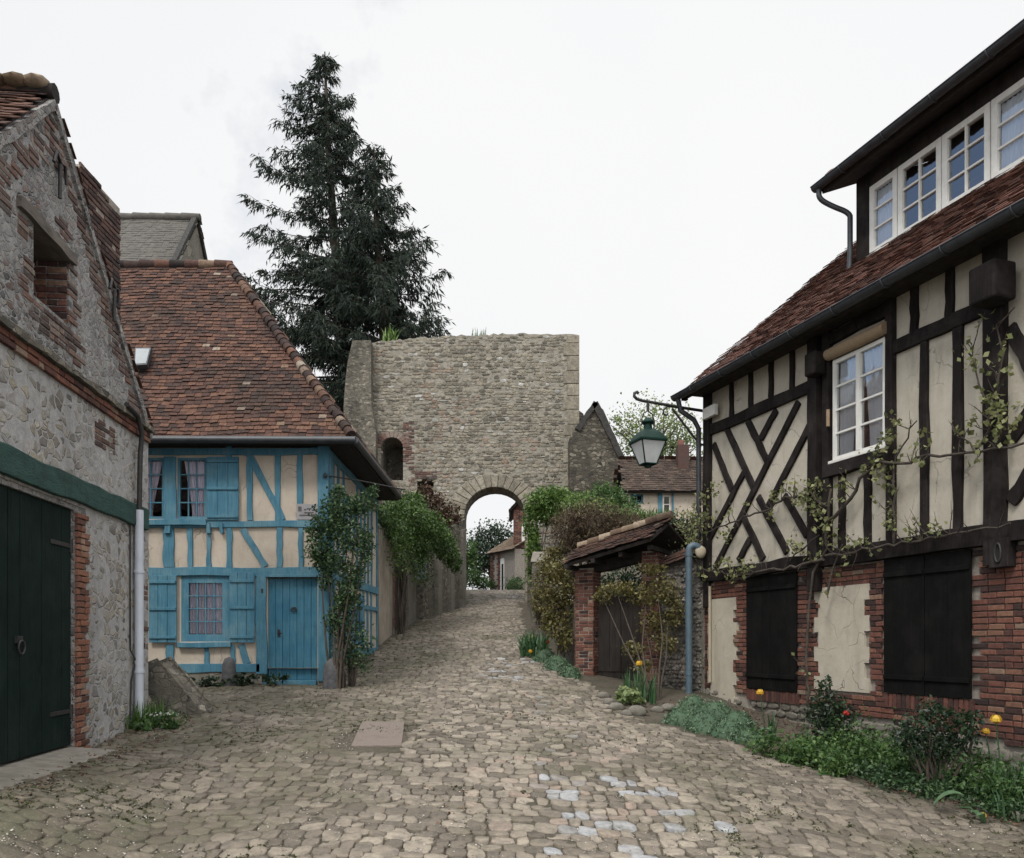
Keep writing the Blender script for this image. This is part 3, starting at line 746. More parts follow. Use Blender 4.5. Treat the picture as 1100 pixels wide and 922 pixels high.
# brickwork: door jamb, gable edges, opening surround, corner
m = MB()
bricks(LP, m, du0 + .005, du0 + .34, -1.22, dz1 - .03, lambda u, z: u < du0 + .24 + .1 * (int((z + 5) / .28) % 2), .22, .07, .012, -.01, .034)
m.build('brick_jamb', 'brick_or', LH)
m = MB()
hu0, hz1 = hole[0]; hu1 = hole[1][0]; hz0 = hole[2][1]
def gm_mask(u, z):
    if hu0 - .02 < u < hu1 + .02 and hz0 - .02 < z < hz1 + .05: return False
    edge = apex_z - abs(u - apex_u) * math.tan(pit) - z
    if edge < .12 or z < eave_z + .05: return False
    n_ = mnoise.noise(Vector((u * 2.2, z * 1.4, 3)))
    if edge < .50 + .3 * n_: return True
    if hu0 - .30 < u < hu0 and hz0 - .1 < z < hz1: return True
    if hu1 < u < hu1 + .24 and hz0 - .2 < z < hz1: return True
    if hu0 < u < hu1 + .2 and hz0 - .30 < z < hz0 - .02: return n_ > -.15
    if apex_u + .05 < u < apex_u + .45 and z > hz1 + .15: return n_ > -.2
    if u > -1.1 and abs(z - eave_z - .45) < .3: return n_ > .12
    return n_ > .47
bricks(LP, m, L0, 0, eave_z, apex_z, gm_mask, .22, .07, .018, -.012, .010, .12)
m.build('brickwork', 'brick_faded', LH); m = MB()
bricks(LP, m, -.55, -.01, -.9, 2.6, lambda u, z: mnoise.noise(Vector((u * 3, z * 1.8, 9))) > .33, .22, .07, .014, -.01, .026, .1)
bricks(LP, m, -1.8, -1.2, 1.8, 2.6, lambda u, z: mnoise.noise(Vector((u * 3, z * 1.8, 4))) > .12, .22, .07, .014, -.01, .026, .1)
m.build('brickwork', 'brick_faded', LH)
# lining of the hayloft opening
m = MB()
rv = Pl(LP.P(hu1, 0, 0)[:2], -LP.n, -LP.d); bricks(rv, m, .02, .43, hz0, hz1, None, .22, .07, .012, -.01, .012)
m.build('opening_reveal', 'brick', LH); m = MB()
rv = Pl(LP.P(hu0, 0, -.45)[:2], LP.n, LP.d); bricks(rv, m, .02, .43, hz0, hz1, None, .22, .07, .012, -.01, .012)
m.build('opening_reveal', 'brick', LH)
m = MB(); LP.beam(m, (hu0 - .34, hz1 + .05), (hu1 + .10, hz1 + .03), .11, -.4, .05, .012, 6); m.build('lintel', 'oldwood', LH)
# green beam and doors
m = MB(); bz0 = (LP.uz(40, 531)[1] + LP.uz(120, 552)[1]) / 2
LP.beam(m, (du_l - .5, bz0 + .14), (-.12, bz0 + .14), .27, -.2, .07, .012, 16); m.build('lintel_beam', 'green_beam', LH, bevel=.012)
for k in (0, 1):
    a = du0 - .012 - 1.36 * k; m = MB()
    for j in range(6): LP.box(m, a - 1.345 + j * .224, a - 1.345 + (j + 1) * .224 - .003, -1.12, bz0 - .01, -.10, -.035 + .003 * (j % 2))
    d_ = m.build('door', 'green_paint', LH, bevel=.004)
    if k == 0:
        hu, hz = LP.uz(12, 690, -.09)
        q = MB(); LP.box(q, hu - .05, hu + .05, hz - .01, hz + .06, -.034, -.005)
        pts = [LP.P(hu + .06 * math.cos(t), hz - .05 + .065 * math.sin(t), .006) for t in np.linspace(0, 6.3, 15)]
        q.tube(pts, .011, 6); q.build('ring_handle', 'iron', d_)
        for hz_ in (-.75, 1.05):
            q = MB(); q.tube([LP.P(a - .02, hz_ - .07, -.025), LP.P(a - .02, hz_ + .07, -.025)], .022, 8); LP.box(q, a - .5, a - .03, hz_ - .022, hz_ + .022, -.034, -.022); q.build('hinge', 'iron', d_)
m = MB()
for k in range(6):
    a, b = du_l - .1 + (du0 + .12 - du_l) * k / 6 + .004, du_l - .1 + (du0 + .12 - du_l) * (k + 1) / 6 - .004
    g_ = lambda u, o: ground(LP.P(u, 0, o).x, LP.P(u, 0, o).y)
    wd_ = .42 + .04 * rng.random(); za_, zb__ = g_(a, wd_) - .03, g_(b, wd_) - .03
    m.hexa([LP.P(a, -1.9, -.3), LP.P(b, -1.9, -.3), LP.P(b, -1.9, wd_), LP.P(a, -1.9, wd_), LP.P(a, -1.125, -.3), LP.P(b, -1.125, -.3), LP.P(b, max(zb__ + .05, -1.30), wd_), LP.P(a, max(za_ + .05, -1.30), wd_)])
m.build('threshold', 'conc', LH, bevel=.012)
# wall anchors
for a, b, hk in (((57, 168), (59, 213), 1), ((104, 290), (118, 345), 1)):
    (au, az), (bu, bz) = LP.uz(*a), LP.uz(*b); q = MB()
    au = bu if hk else au
    q.tube([LP.P(au, bz, .05), LP.P(au, az, .055)], .020, 6)
    q.tube([LP.P(au - .16, az - .12, .06), LP.P(au - .10, az + .02, .06), LP.P(au, az - .05, .06), LP.P(au + .10, az - .02, .06), LP.P(au + .13, az - .20, .06)], .018, 6)
    q.build('wall_anchor', 'iron', LH)
# downpipes at the corner
pu, _ = LP.uz(149.5, 650, .09)
m = MB(); m.tube([LP.P(pu, -1.06, .09), LP.P(pu, 1.72, .09)], .055, 12)
for z_ in (-.4, .9): m.tube([LP.P(pu, z_, .09), LP.P(pu, z_ + .04, .09)], .066, 12)
dp = m.build('drainpipe', 'pipe_white', LH)
m = MB(); m.tube([LP.P(pu, 1.65, .09), LP.P(pu + .01, 2.45, .10), LP.P(pu + .02, 2.72, .12), LP.P(pu - .15, 2.92, .12), LP.P(pu - .5, 2.96, .11)], .034, 8); m.build('pipe_sleeve', 'iron', dp)
m = MB(); m.tube([LP.P(pu - .16, 1.6, .035), LP.P(pu - .165, .8, .035), LP.P(pu - .16, -.1, .035), LP.P(pu - .02, -.25, .06), LP.P(pu - .05, -.32, .05), LP.P(pu - .13, -.5, .035), LP.P(pu - .15, -1.0, .03)], .010, 6); m.build('cable', 'iron', LH)
# chimney stack standing on the far slope
CP = Pl((-5.52, 10.69), (0, 1), (1, 0)); cz0, cz1 = 3.2, 6.15
CR = m = MB(); CP.box(m, 0, 1.1, cz0, cz1 - .05, 0, -.55)
ch = m.build('chimney', 'mortar', LH); m = MB()
bricks(CP, m, 0, 1.1, cz0, cz1, lambda u, z: z < cz1 - .12 * abs(mnoise.noise(Vector((u * 4, 0, 1)))) - (.06 if u > .5 else 0) - (.1 if u > .8 else 0), .22, .07, .012, -.01, .02, .02)
fp = Pl((-6.07, 10.69), (1, 0), (0, -1)); bricks(fp, m, 0, .55, cz0, cz1 - .1, None, .22, .07, .012, -.01, .02)
m.build('chimney_brick', 'brick_dark', ch)

# leaning guard stone at the corner and plants at its foot
g0 = hit(168, 772); g1 = hit(210, 778)
m = MB()
pts = [at(160, 716, 11.75), at(168, 713, 11.7), at(190, 738, 11.6), at(211, 767, 11.45), at(208, 779, 11.4), at(186, 776, 11.5), at(158, 735, 11.7)]
fr = [Vector((p.x, p.y, p.z)) for p in pts]; bk = [p + Vector((.06, .32, .02)) for p in fr]
m.add([*fr, *bk], [tuple(range(7)), tuple(range(13, 6, -1))] + [(i, (i + 1) % 7, 7 + (i + 1) % 7, 7 + i) for i in range(7)])
o = m.build('guard_stone', 'dark_rubble', base=g1, bevel=.11); tag(o, 'big slanting mossy guard stone leaning at the corner of the grey stone house', 'stone')
gp = hit(130, 790)
pts = [(gp.x + rng.uniform(-.30, .32), gp.y + .5 + rng.uniform(-.35, .45), 0) for _ in range(190)]
pts = [(gp.x + (x - gp.x) * .8, gp.y + .45 + (y - gp.y - .45) * .8, 0) for x, y, _ in pts]; pts = [(x, y, ground(x, y)) for x, y, _ in pts if (Vector((x, y, 0)) - LP.o).dot(LP.n) > .04]
o = blades('grass_clump', pts, .36, .018, 'grass', None, .5, gp); tag(o, 'bright green grass clump at the foot of the grey stone wall', 'grass clump')
wp = hit(163, 786)
o = thing('herb_plant', 'low herb with small white flowers beside the white drainpipe', 'plant', wp)
foliage('leaves', [((wp.x + .05, wp.y + .1, wp.z + .10), (.30, .22, .13))], 500, .07, 'leaf_mid', o, 14, floor=wp.z)
foliage('flowers', [((wp.x + .14, wp.y + .05, wp.z + .24), (.22, .15, .04))], 26, .045, 'whitep', o, 9)

# ------------------------------------------------------------------ blue half-timbered house
BP = Pl((-3.25, 14.75), (1, 0), (0, -1)); BS = Pl((-3.25, 14.75), (0, 1), (1, 0))
BH = thing('timber_house', 'cream house with blue timber framing, blue shutters and steep hipped tile roof', 'house', (-3.25, 14.75, -.74))
def z4(x, y): return 140 + x / 3.0733, 460 + y / 3.0733
def b4(x, y): return BP.uz(*z4(x, y))
def brect(x0, y0, x1, y1):
    a, b = b4(x0, y1), b4(x1, y0); return a[0], b[0], a[1], b[1]
def rect(r): return [(r[0], r[2]), (r[1], r[2]), (r[1], r[3]), (r[0], r[3])]
top = 3.42; bx0 = -6.6
W1 = brect(155, 98, 252, 300); W0 = brect(20, 98, 112, 300); W2 = brect(168, 487, 328, 705); DR = brect(453, 493, 618, 836)
m = MB(); BP.plate(m, [(bx0, -1.0), (0, -1.0), (0, top), (bx0, top)], [rect(W0), rect(W1), rect(W2), rect(DR)], 0, -.18)
m.build('wall', 'cream', BH)
m = MB(); BS.box(m, .18, 5.4, -.3, top, 0, -.18); m.build('side_wall', 'cream', BH)
m = MB(); BP.box(m, bx0, -.18, -1, top, -5.4, -5.22); m.build('rear_wall', 'cream', BH)
m = MB(); m.box(-9.85, -9.67, 14.75, 20.15, -1, top); m.build('side_wall', 'cream', BH)
m = MB(); BP.box(m, bx0, -.18, .9, 1.0, -.19, -5.2); m.build('upper_floor', 'darkwood', BH)
m = MB(); BP.plate(m, [(bx0, -1.1), (0, -1.1), (0, -.452), (bx0, -.452)], [[(DR[0], -.90), (DR[1], -.90), (DR[1], -.46), (DR[0], -.46)]], .03, -.2)
BS.box(m, .2, 5.4, -1.1, -.302, .04, -.2); m.build('stone_base', 'rock', BH)
def bt(a, b, w=.11, o1=.035, name='timber', wob=.011):
    m = MB(); BP.beam(m, b4(*a), b4(*b), w, -.02, o1, wob, 5); return m.build(name, 'blue', BH, bevel=.006)
PW = 16.39 / 3.0733 / 1000
def post(x0, x1, y0, y1, name='post', o1=.035): return bt(((x0 + x1) / 2, y0), ((x0 + x1) / 2, y1), (x1 - x0) * PW, o1, name)
def rail(y0, y1, x0, x1, name='rail', o1=.042): return bt((x0, (y0 + y1) / 2), (x1, (y0 + y1) / 2), (y1 - y0) * PW, o1, name)
rail(306, 329, -10, 632, o1=.047); rail(460, 488, -10, 632, o1=.047); rail(66, 88, -10, 632, 'wall_plate'); rail(779, 806, 60, 430, 'sill_beam', .05)
post(622, 657, 60, 836, 'corner_post', .06); post(417, 452, 488, 812, 'door_jamb', .05)
for x0, x1, y0, y1 in ((318, 335, 60, 306), (481, 497, 85, 306), (552, 570, 85, 306), (110, 145, 329, 460), (190, 207, 329, 460), (253, 268, 329, 460), (320, 337, 329, 460), (485, 503, 329, 460), (555, 572, 329, 460), (112, 152, 95, 306),
                       (118, 145, 715, 779), (246, 261, 715, 779), (332, 347, 715, 779), (386, 404, 90, 306), (40, 58, 329, 460)): post(x0, x1, y0, y1)
for a, b in (((386, 75), (506, 304)), ((372, 333), (446, 458)), ((366, 715), (388, 778))): bt(a, b, .115, .03, 'brace')
m = MB(); BP.beam(m, b4(20, 315), b4(256, 312), .10, 0, .10, .008, 4); m.build('window_sill', 'blue', BH, bevel=.008)
m = MB(); BP.beam(m, b4(160, 717), b4(336, 715), .09, 0, .09, .008, 4); m.build('window_sill', 'blue', BH, bevel=.008)
for x in (128, 262, 305):
    m = MB(); (u, z) = b4(x, 345); BP.beam(m, (u, z - .02), (u, z + .16), .10 if x == 128 else .06, 0, .085, .008, 2); m.build('bracket', 'blue', BH)
window(BP, *W0, -.01, 2, 4, 'blue', BH, 'glass_blue', .045, .02, .05, 'lace', ((.0, .95, .45),))
window(BP, *W1, -.01, 3, 4, 'blue', BH, 'glass_blue', .045, .02, .05, 'lace', ((.12, 1.0, .35, 1),))
window(BP, *W2, -.0, 4, 4, 'blue', BH, 'glass_blue', .13, .02, .05, 'lace', ((0, .47), (.5, 1.0)))
shutter(BP, *brect(256, 97, 362, 306), .04, 'blue', BH, (.06, .5, .93))
shutter(BP, *brect(66, 487, 158, 708), .045, 'blue', BH, (.08, .5, .9)); shutter(BP, *brect(331, 478, 415, 708), .045, 'blue', BH, (.08, .5, .88))
# door of vertical boards
m = MB(); n_ = 7; dw = (DR[1] - DR[0]) / n_
for k in range(n_): BP.box(m, DR[0] + k * dw + .0025, DR[0] + (k + 1) * dw - .0025, DR[2] + .02, DR[3] - .02, -.10, -.055 + .004 * (k % 2))
d_ = m.build('door', 'blue_door', BH, bevel=.005)
u, z = b4(538, 600); q = MB(); q.tube([BP.P(u + .05 * math.cos(t), z + .03 * math.sin(t), -.03) for t in np.linspace(0, 6.3, 13)], .010, 6); BP.box(q, u - .03, u + .03, z + .02, z + .05, -.052, -.02); q.build('knocker', 'iron', d_)
u, z = b4(488, 676); q = MB(); BP.box(q, u - .025, u + .025, z - .07, z + .06, -.052, -.04); q.tube([BP.P(u, z, -.04), BP.P(u, z, .0), BP.P(u + .07, z - .01, .0)], .011, 6); q.build('handle', 'iron', d_)
m = MB(); BP.box(m, DR[0] - .06, DR[1] + .0, DR[2] - .25, DR[2] + .02, -.05, .10); m.build('door_sill', 'blue', BH, bevel=.01)
m = MB(); BP.box(m, DR[0] - .02, DR[1], DR[3] - .0, DR[3] + .045, -.03, .07); m.build('door_head', 'blue', BH, bevel=.006)
q = MB(); u, z = b4(438, 540); BP.box(q, u - .015, u + .015, z - .02, z + .05, .05, .065); q.build('door_latch', 'iron', BH)
# the side towards the lane
def st(a, b, w, o1=.035, name='timber'):
    m = MB(); BS.beam(m, a, b, w, -.02, o1, .011, 5); return m.build(name, 'blue', BH, bevel=.006)
st((.01, 1.22), (5.4, 1.22), .17, .045, 'rail'); st((.01, 3.33), (5.4, 3.33), .14, .045, 'wall_plate'); st((.01, -.2), (5.4, -.2), .16, .05, 'sill_beam'); st((2.2, .75), (5.4, .78), .10, .043, 'rail')
for u in (.42, .85, 1.35, 2.75, 3.2, 3.65, 4.1, 4.55, 5.32): st((u, 1.3), (u, 3.28), .10, .034, 'post')
for u in (.5, 1.0, 3.5, 4.0, 4.5, 5.32): st((u, -.12), (u, 1.15), .10, .034, 'post')
st((.12, -.4), (.12, 3.35), .20, .058, 'corner_post')
window(BS, 1.5, 2.4, 1.85, 2.85, .05, 2, 3, 'blue', BH, 'glass', .06, .022, .045, None, room=False)
window(BS, 1.8, 2.7, -.05, .95, .055, 2, 3, 'blue', BH, 'glass', .06, .022, .045, None, room=False)
shutter(BS, 2.76, 3.2, -.08, 1.0, .06, 'blue', BH); shutter(BS, 1.28, 1.74, -.08, 1.0, .06, 'blue', BH)
# hipped roof
D = 3.02; phi = math.atan2(4.28, D); ez = 3.50; ry = 14.35 + D; rz_ = ez + D * math.tan(phi)
ecx = -2.74; rx_ = -5.88; wx = -10.2
sl_f = D / math.cos(phi)
roof('roof', (wx, 14.35, ez), (1, 0, 0), (0, math.cos(phi), math.sin(phi)), [(0, 0), (ecx - wx, 0), (rx_ - wx, sl_f), (0, sl_f)], 'tile', BH, .102, .145, sag=.03)
roof('roof', (wx, 14.35 + 2 * D, ez), (1, 0, 0), (0, -math.cos(phi), math.sin(phi)), [(0, 0), (ecx - wx, 0), (rx_ - wx, sl_f), (0, sl_f)], 'tile', BH, .14, .2, sag=.03)
ph2 = math.atan2(rz_ - ez, ecx - rx_); sl_s = (ecx - rx_) / math.cos(ph2)
roof('roof', (ecx, 14.35, ez), (0, 1, 0), (-math.cos(ph2), 0, math.sin(ph2)), [(0, 0), (2 * D, 0), (D, sl_s)], 'tile', BH, .112, .165, sag=.03)
m = MB(); rolls(m, (wx, ry, rz_ + .03), (rx_ + .05, ry, rz_ + .03), 14, .10); m.build('ridge', 'tile', BH)
m = MB(); rolls(m, (ecx - .03, 14.38, ez + .06), (rx_, ry, rz_ + .05), 38, .085); m.build('hip_tiles', 'tile', BH)
m = MB(); rolls(m, (ecx - .03, 14.35 + 2 * D - .03, ez + .06), (rx_, ry, rz_ + .05), 30, .105); m.build('hip_tiles', 'tile', BH)
m = MB(); m.tube([(wx, 14.29, ez - .03), (ecx + .07, 14.29, ez - .05)], .062, 10); m.build('gutter', 'zinc', BH)
m = MB(); m.tube([(ecx + .06, 14.29, ez - .05), (ecx + .06, 19.9, ez - .03)], .062, 10); m.build('gutter', 'zinc', BH)
m = MB(); m.box(wx, ecx, 14.42, 14.74, ez - .06, ez - .02); m.box(-3.24, ecx - .03, 14.75, 20.3, ez - .06, ez - .02); m.build('soffit', 'darkwood', BH)
# roof light
rsp = Vector((0, math.cos(phi), math.sin(phi))); rn = Vector((0, -math.sin(phi), math.cos(phi)))
def onroof(px, py):
    r = Vector(((px - CX) / F, 1, (HY - py) / F)); o_ = Vector((wx, 14.35, ez)) + rn * .05; t = o_.dot(rn) / r.dot(rn); return r * t
q = [onroof(146, 397), onroof(159.5, 396), onroof(164, 378), onroof(147, 378)]
m = MB(); m.hexa([p + rn * .0 for p in q] + [p + rn * .09 for p in q]); sk = m.build('skylight', 'zinc', BH)
cc = sum(q, Vector()) / 4; m = MB(); m.face([cc + (p - cc) * .86 + rn * .095 for p in q]); m.build('pane', 'skyglass', sk)

# plaque, rod, guard stones by the blue door
a = brect(551, 252, 622, 304); pc = BP.P((a[0] + a[1]) / 2, (a[2] + a[3]) / 2, .06)
PQ = thing('plaque', 'small grey wall plaque with faint dark lettering beside the climbing rose', 'sign', pc)
m = MB(); BP.box(m, a[0], a[1], a[2], a[3], .034, .05); pq = m.build('panel', 'plaque', PQ, bevel=.004)
m = MB(); BP.box(m, a[0] + .03, a[0] + .09, a[3] - .13, a[3] - .045, .0505, .0535)
for k, (x0, x1, zz) in enumerate(((.13, .17, .10), (.18, .26, .085), (.27, .31, .11), (.14, .30, .155), (.05, .33, .20))):
    BP.box(m, a[0] + x0, a[0] + x1, a[3] - zz - .012, a[3] - zz + .012, .0505, .053)
m.build('lettering', 'granite', PQ)
m = MB(); z_ = BP.uz(350, 512)[1]; m.tube([(-3.27, 14.66, z_), (-2.75, 15.2, z_ + .01), (-2.05, 16.1, z_ + .01)], .013, 6); m.blob((-3.27, 14.66, z_), .03, .03, .05)
tag(m.build('bracket_rod', 'iron', base=(-3.27, 14.66, z_)), 'thin black iron rod sticking out from the corner of the blue timbered house', 'iron rod')
def bollard(px, py_b, py_t, rx, Y, lab):
    b = on_ground(px, Y); h = (py_b - py_t) / F * Y; m = MB()
    m.lathe(b, [(rx * 1.05, -.1), (rx * 1.05, .03), (rx, h * .4), (rx * .9, h * .75), (rx * .6, h * .95), (.01, h)], 12)
    tag(m.build('guard_stone', 'granite', base=b), lab, 'stone', 'guard stones before the blue house')
bollard(246, 736, 705, .12, 14.45, 'tall rounded guard stone below the right blue shutter of the lower window')
bollard(357, 736, 703, .16, 14.3, 'squat dark guard stone under the rose bush right of the blue door')

# ------------------------------------------------------------------ lane wall behind the blue house
WP = Pl((-3.25, 20.45), (0, 1), (1, 0))
LW = thing('lane_wall', 'old plastered and rubble stone wall with small dark door running up the lane', 'wall', (-3.25, 20.45, 0))
du = WP.uz(424, 650)[0], WP.uz(438, 650)[0]
dtop = WP.uz(430, 600)[1]; dbot = ground(-3.2, 25)
dh = [(du[0], dbot - .3), (du[0], dtop - .25)] + [(du[0] + (du[1] - du[0]) * t, dtop - .25 + .28 * math.sin(math.pi * t)) for t in (.2, .4, .6, .8)] + [(du[1], dtop - .25), (du[1], dbot - .3)]
m = MB(); WP.plate(m, [(0, -.6), (0, 2.9), (2.2, 2.9), (2.2, -.6)], [], 0, -.4); m.build('plaster_face', 'greyplaster', LW)
m = MB(); WP.plate(m, [(2.2, -.6), (2.2, 2.8), (8.0, 3.4), (8.0, -.2)] + dh[::-1], [], 0, -.4); m.build('wall', 'rock', LW)
m = MB(); bricks(WP, m, du[0] - .25, du[0] - .01, dbot, dtop + .5, None, .22, .07, .012, -.01, .02); bricks(WP, m, du[0] - .2, du[1] + .3, dtop + .1, dtop + .7, lambda u, z: mnoise.noise(Vector((u, z, 2))) > -.2, .22, .07, .012, -.01, .02)
m.build('brickwork', 'brick_or', LW)
m = MB(); WP.box(m, du[0], du[1], dbot - .2, dtop + .1, -.2, -.15); m.build('door', 'darkwood', LW)
ep = at(452.5, 611, 28.2)
m = MB(); m.box(ep.x - .19, ep.x + .19, ep.y - .02, ep.y + .01, ep.z - .36, ep.z + .36); bo = m.build('panel', 'board', None, base=ep)
bo.name = 'notice_board'; tag(bo, 'pale blue-grey notice board at the end of the lane wall', 'sign')

# ------------------------------------------------------------------ ruined town gate
GY = 34.0
GP = Pl(((375 - CX) / F * GY, GY), (1, 0), (0, -1))
GT = thing('town_gate', 'tall ruined stone gate wall with round arch over the lane', 'gate', ((530 - CX) / F * GY, GY, 1.5))
def gq(px, py): return GP.uz(px, py)
x_l, x_r = gq(398, 600)[0], gq(621.5, 600)[0]
zt = gq(500, 360)[1]
ac = gq(531.5, 560)[0]; ar = (gq(564.5, 560)[0] - gq(498.5, 560)[0]) / 2; az = gq(530, 523)[1] - ar * .93
arch = [(ac + ar * math.cos(t), az + ar * .93 * math.sin(t)) for t in np.linspace(math.pi, 0, 17)]
def niche(x0, x1, y0, y1, curve=.35):
    a, b = gq(x0, y1), gq(x1, y0); w_ = b[0] - a[0]; r_ = w_ / 2
    return [(a[0], a[1]), (b[0], a[1]), (b[0], b[1] - r_ * curve)] + [(a[0] + r_ + r_ * math.cos(t), b[1] - r_ * curve + r_ * curve * math.sin(t)) for t in np.linspace(0, math.pi, 9)[1:-1]] + [(a[0], b[1] - r_ * curve)]
N1 = niche(409, 433, 470, 516, .9); N2 = niche(448, 466, 515, 533, .15)
topline = [(x_l - .0, gq(400, 368)[1]), (x_l + .9, gq(430, 366)[1]), (x_l + 2, zt - .12), (x_l + 3.5, zt - .02), (x_l + 5, zt + .03), (x_l + 6.4, zt + .06), (x_r, zt + .0)]
def jag(pl_): 
    out = []
    for a, b in zip(pl_[:-1], pl_[1:]):
        n_ = 8
        for i in range(n_): out.append((a[0] + (b[0] - a[0]) * i / n_, a[1] + (b[1] - a[1]) * i / n_ + rng.uniform(-.05, .05)))
    return out + [pl_[-1]]
tl = jag(topline)
m = MB(); GP.plate(m, [(ac - ar, -.5)] + arch + [(ac + ar, -.5), (x_r, -.5)] + tl[::-1] + [(x_l, -.5)], [N1, N2], 0, -1.7)
m.build('wall', 'gate_rubble', GT)
def gmask(u, z):
    if z > zt + .05 or u < x_l + .05 or u > x_r - .02: return False
    if z > np.interp(u, [p[0] for p in tl], [p[1] for p in tl]) - .05: return False
    if inside((u, z), N1) or inside((u, z), N2): return False
    dx, dz = u - ac, z - az
    if dz > 0 and dx * dx + (dz / .93) ** 2 < (ar + .62) ** 2: return False
    if dz <= 0 and abs(dx) < ar + .25: return False
    if u > x_r - .62: return False
    if N1[1][0] + .0 < u < N1[1][0] + .5 and N1[0][1] < z < N1[0][1] + 2.6: return False
    return rng.random() > .24
def grf(u, z):
    k = rng.random() * .8
    if u > x_r - 3.5 and 4.5 < z < 6.2 and rng.random() < .35: return rng.uniform(.9, 1)
    if mnoise.noise(Vector((u * .7, z * .7, 5))) > .2 and rng.random() < .4: return rng.uniform(.82, .9)
    return k if rng.random() > .04 else rng.uniform(.93, 1)
m = MB(); stones(m, lambda u, z, h: GP.P(u, z, h), x_l, x_r, -.3, zt + .1, (.075, .165), (.10, .34), gmask, .017, .007, 8, lambda u, z: .07 * mnoise.noise(Vector((u * 1.5, z * 2.2, 2))), grf, .5, .14, .4)
m.build('stone_facing', 'gate_stone', GT)
# dressed stones at the right corner, voussoirs over the arch
m = MB(); z_ = -.2; k = 0
while z_ < zt - .1:
    h_ = rng.uniform(.42, .62); L_ = .62 if k % 2 else .46
    GP.box(m, x_r - L_, x_r + .03, z_ + .01, min(z_ + h_, zt) - .01, -.6, .04 + rng.uniform(-.01, .015), .3 + .45 * rng.random()); z_ += h_; k += 1
m.build('quoin', 'gate_stone', GT, bevel=.02)
m = MB(); nv = 17
for i in range(nv):
    t0, t1 = math.pi * (i + .04) / nv, math.pi * (i + .96) / nv; ro_ = ar + .6 + rng.uniform(-.06, .05)
    P4 = lambda r_, t: (ac + r_ * math.cos(t), az + r_ * .93 * math.sin(t))
    q = [P4(ar - .02, t0), P4(ro_, t0), P4(ro_, t1), P4(ar - .02, t1)]
    m.hexa([GP.P(*p, -1.0) for p in q] + [GP.P(*p, .05 + rng.uniform(-.012, .012)) for p in q], .25 + .5 * rng.random())
for s_ in (-1, 1):
    z_ = .8
    while z_ < az - .05:
        h_ = min(rng.uniform(.35, .5), az - z_)
        x0, x1 = sorted((ac + s_ * (ar - .02), ac + s_ * (ar + rng.uniform(.28, .5))))
        GP.box(m, x0, x1, z_ + .008, z_ + h_ - .008, -1.0, .045 + rng.uniform(-.01, .01), .2 + .5 * rng.random()); z_ += h_
m.build('arch_stones', 'gate_stone', GT, bevel=.025)
m = MB(); nu = N1[1][0]; bricks(GP, m, nu, nu + .45, N1[0][1] - .2, N1[3][1] + .9, lambda u, z: mnoise.noise(Vector((u * 2, z, 7))) > -.12, .24, .08, .012, -.01, .03, .25)
for i in range(11):
    t0, t1 = math.pi * (i + .05) / 11, math.pi * (i + .95) / 11; r0 = (N1[1][0] - N1[0][0]) / 2; c0 = (N1[0][0] + r0, N1[2][1])
    q = [(c0[0] + r_ * math.cos(t), c0[1] + r_ * .9 * math.sin(t)) for r_, t in ((r0, t0), (r0 + .26, t0), (r0 + .26, t1), (r0, t1))]
    m.hexa([GP.P(*p, -.4) for p in q] + [GP.P(*p, .05) for p in q], rng.random())
q = gq(457, 512); bricks(GP, m, q[0] - .42, q[0] + .45, q[1] - .1, q[1] + .22, None, .24, .08, .012, -.01, .05)
m.build('brick_surround', 'brick_faded', GT)
m = MB(); GP.box(m, N1[0][0] - .3, N1[1][0] + .3, N1[0][1] - .3, N1[3][1] + 1.2, -1.72, -1.8); GP.box(m, N2[0][0] - .2, N2[1][0] + .2, N2[0][1] - .3, N2[2][1] + .6, -1.0, -1.1); m.build('niche_back', 'dark_rubble', GT)
# darker buttress on the left, ragged stub on the right
m = MB(); a = gq(372, 420)[0]
GP.plate(m, [(a - .02, -.5), (a - .0, gq(370, 440)[1]), (a + .06, gq(370, 418)[1]), (a + .17, gq(377, 392)[1]), (a + .36, gq(385, 371)[1]), (x_l + .1, gq(392, 371)[1]), (x_l + .12, gq(396, 440)[1]), (x_l + .3, gq(400, 465)[1]), (x_l + .3, -.5)], [], .55, -1.6); m.build('buttress', 'dark_rubble', GT, bevel=.04)
m = MB(); b_ = gq(622.5, 500)[0]; GP.plate(m, [(b_, -.5), (b_, gq(622, 436)[1]), (b_ + .2, gq(627, 440)[1]), (b_ + .35, gq(631, 450)[1]), (b_ + .4, -.5)], [], -.6, -1.8); m.build('stub_wall', 'dark_rubble', GT)
# flank walls of the passage, left
FW = Pl((-3.05, 28.6), (1.2, 5.4), (5.4, -1.2))
m = MB(); FW.plate(m, [(0, 0), (0, 3.6), (1.6, 4.0), (3.2, 4.3), (5.45, 5.0), (5.45, .5)], [], 0, -.6)
m.build('flank_wall', 'dark_rubble', GT)
m = MB()
for k in range(3): FW.plate(m, [(1.3 + k * 1.6, .3), (1.3 + k * 1.6, 3.4 + .5 * k), (1.65 + k * 1.6, 3.5 + .5 * k), (1.75 + k * 1.6, .3)], [], .16, -.1)
m.build('pilaster', 'rock', GT)
# fern on the wall top
fb = at(418, 366, GY + .5)
o = blades('fern', [(fb.x + rng.uniform(-.25, .25), fb.y + rng.uniform(-.2, .2), fb.z - .1) for _ in range(40)], .75, .09, 'leaf_bright', None, .5, fb); tag(o, 'small bright fern sprouting from the top of the gate wall by the firs', 'fern')
fb = at(514, 362, GY + .5)
o = blades('wall_grass', [(fb.x + rng.uniform(-.3, .3), fb.y + rng.uniform(-.2, .2), fb.z - .1) for _ in range(26)], .45, .035, 'grass', None, .5, fb); tag(o, 'thin tuft of grass on top of the gate wall above the arch', 'grass tuft')

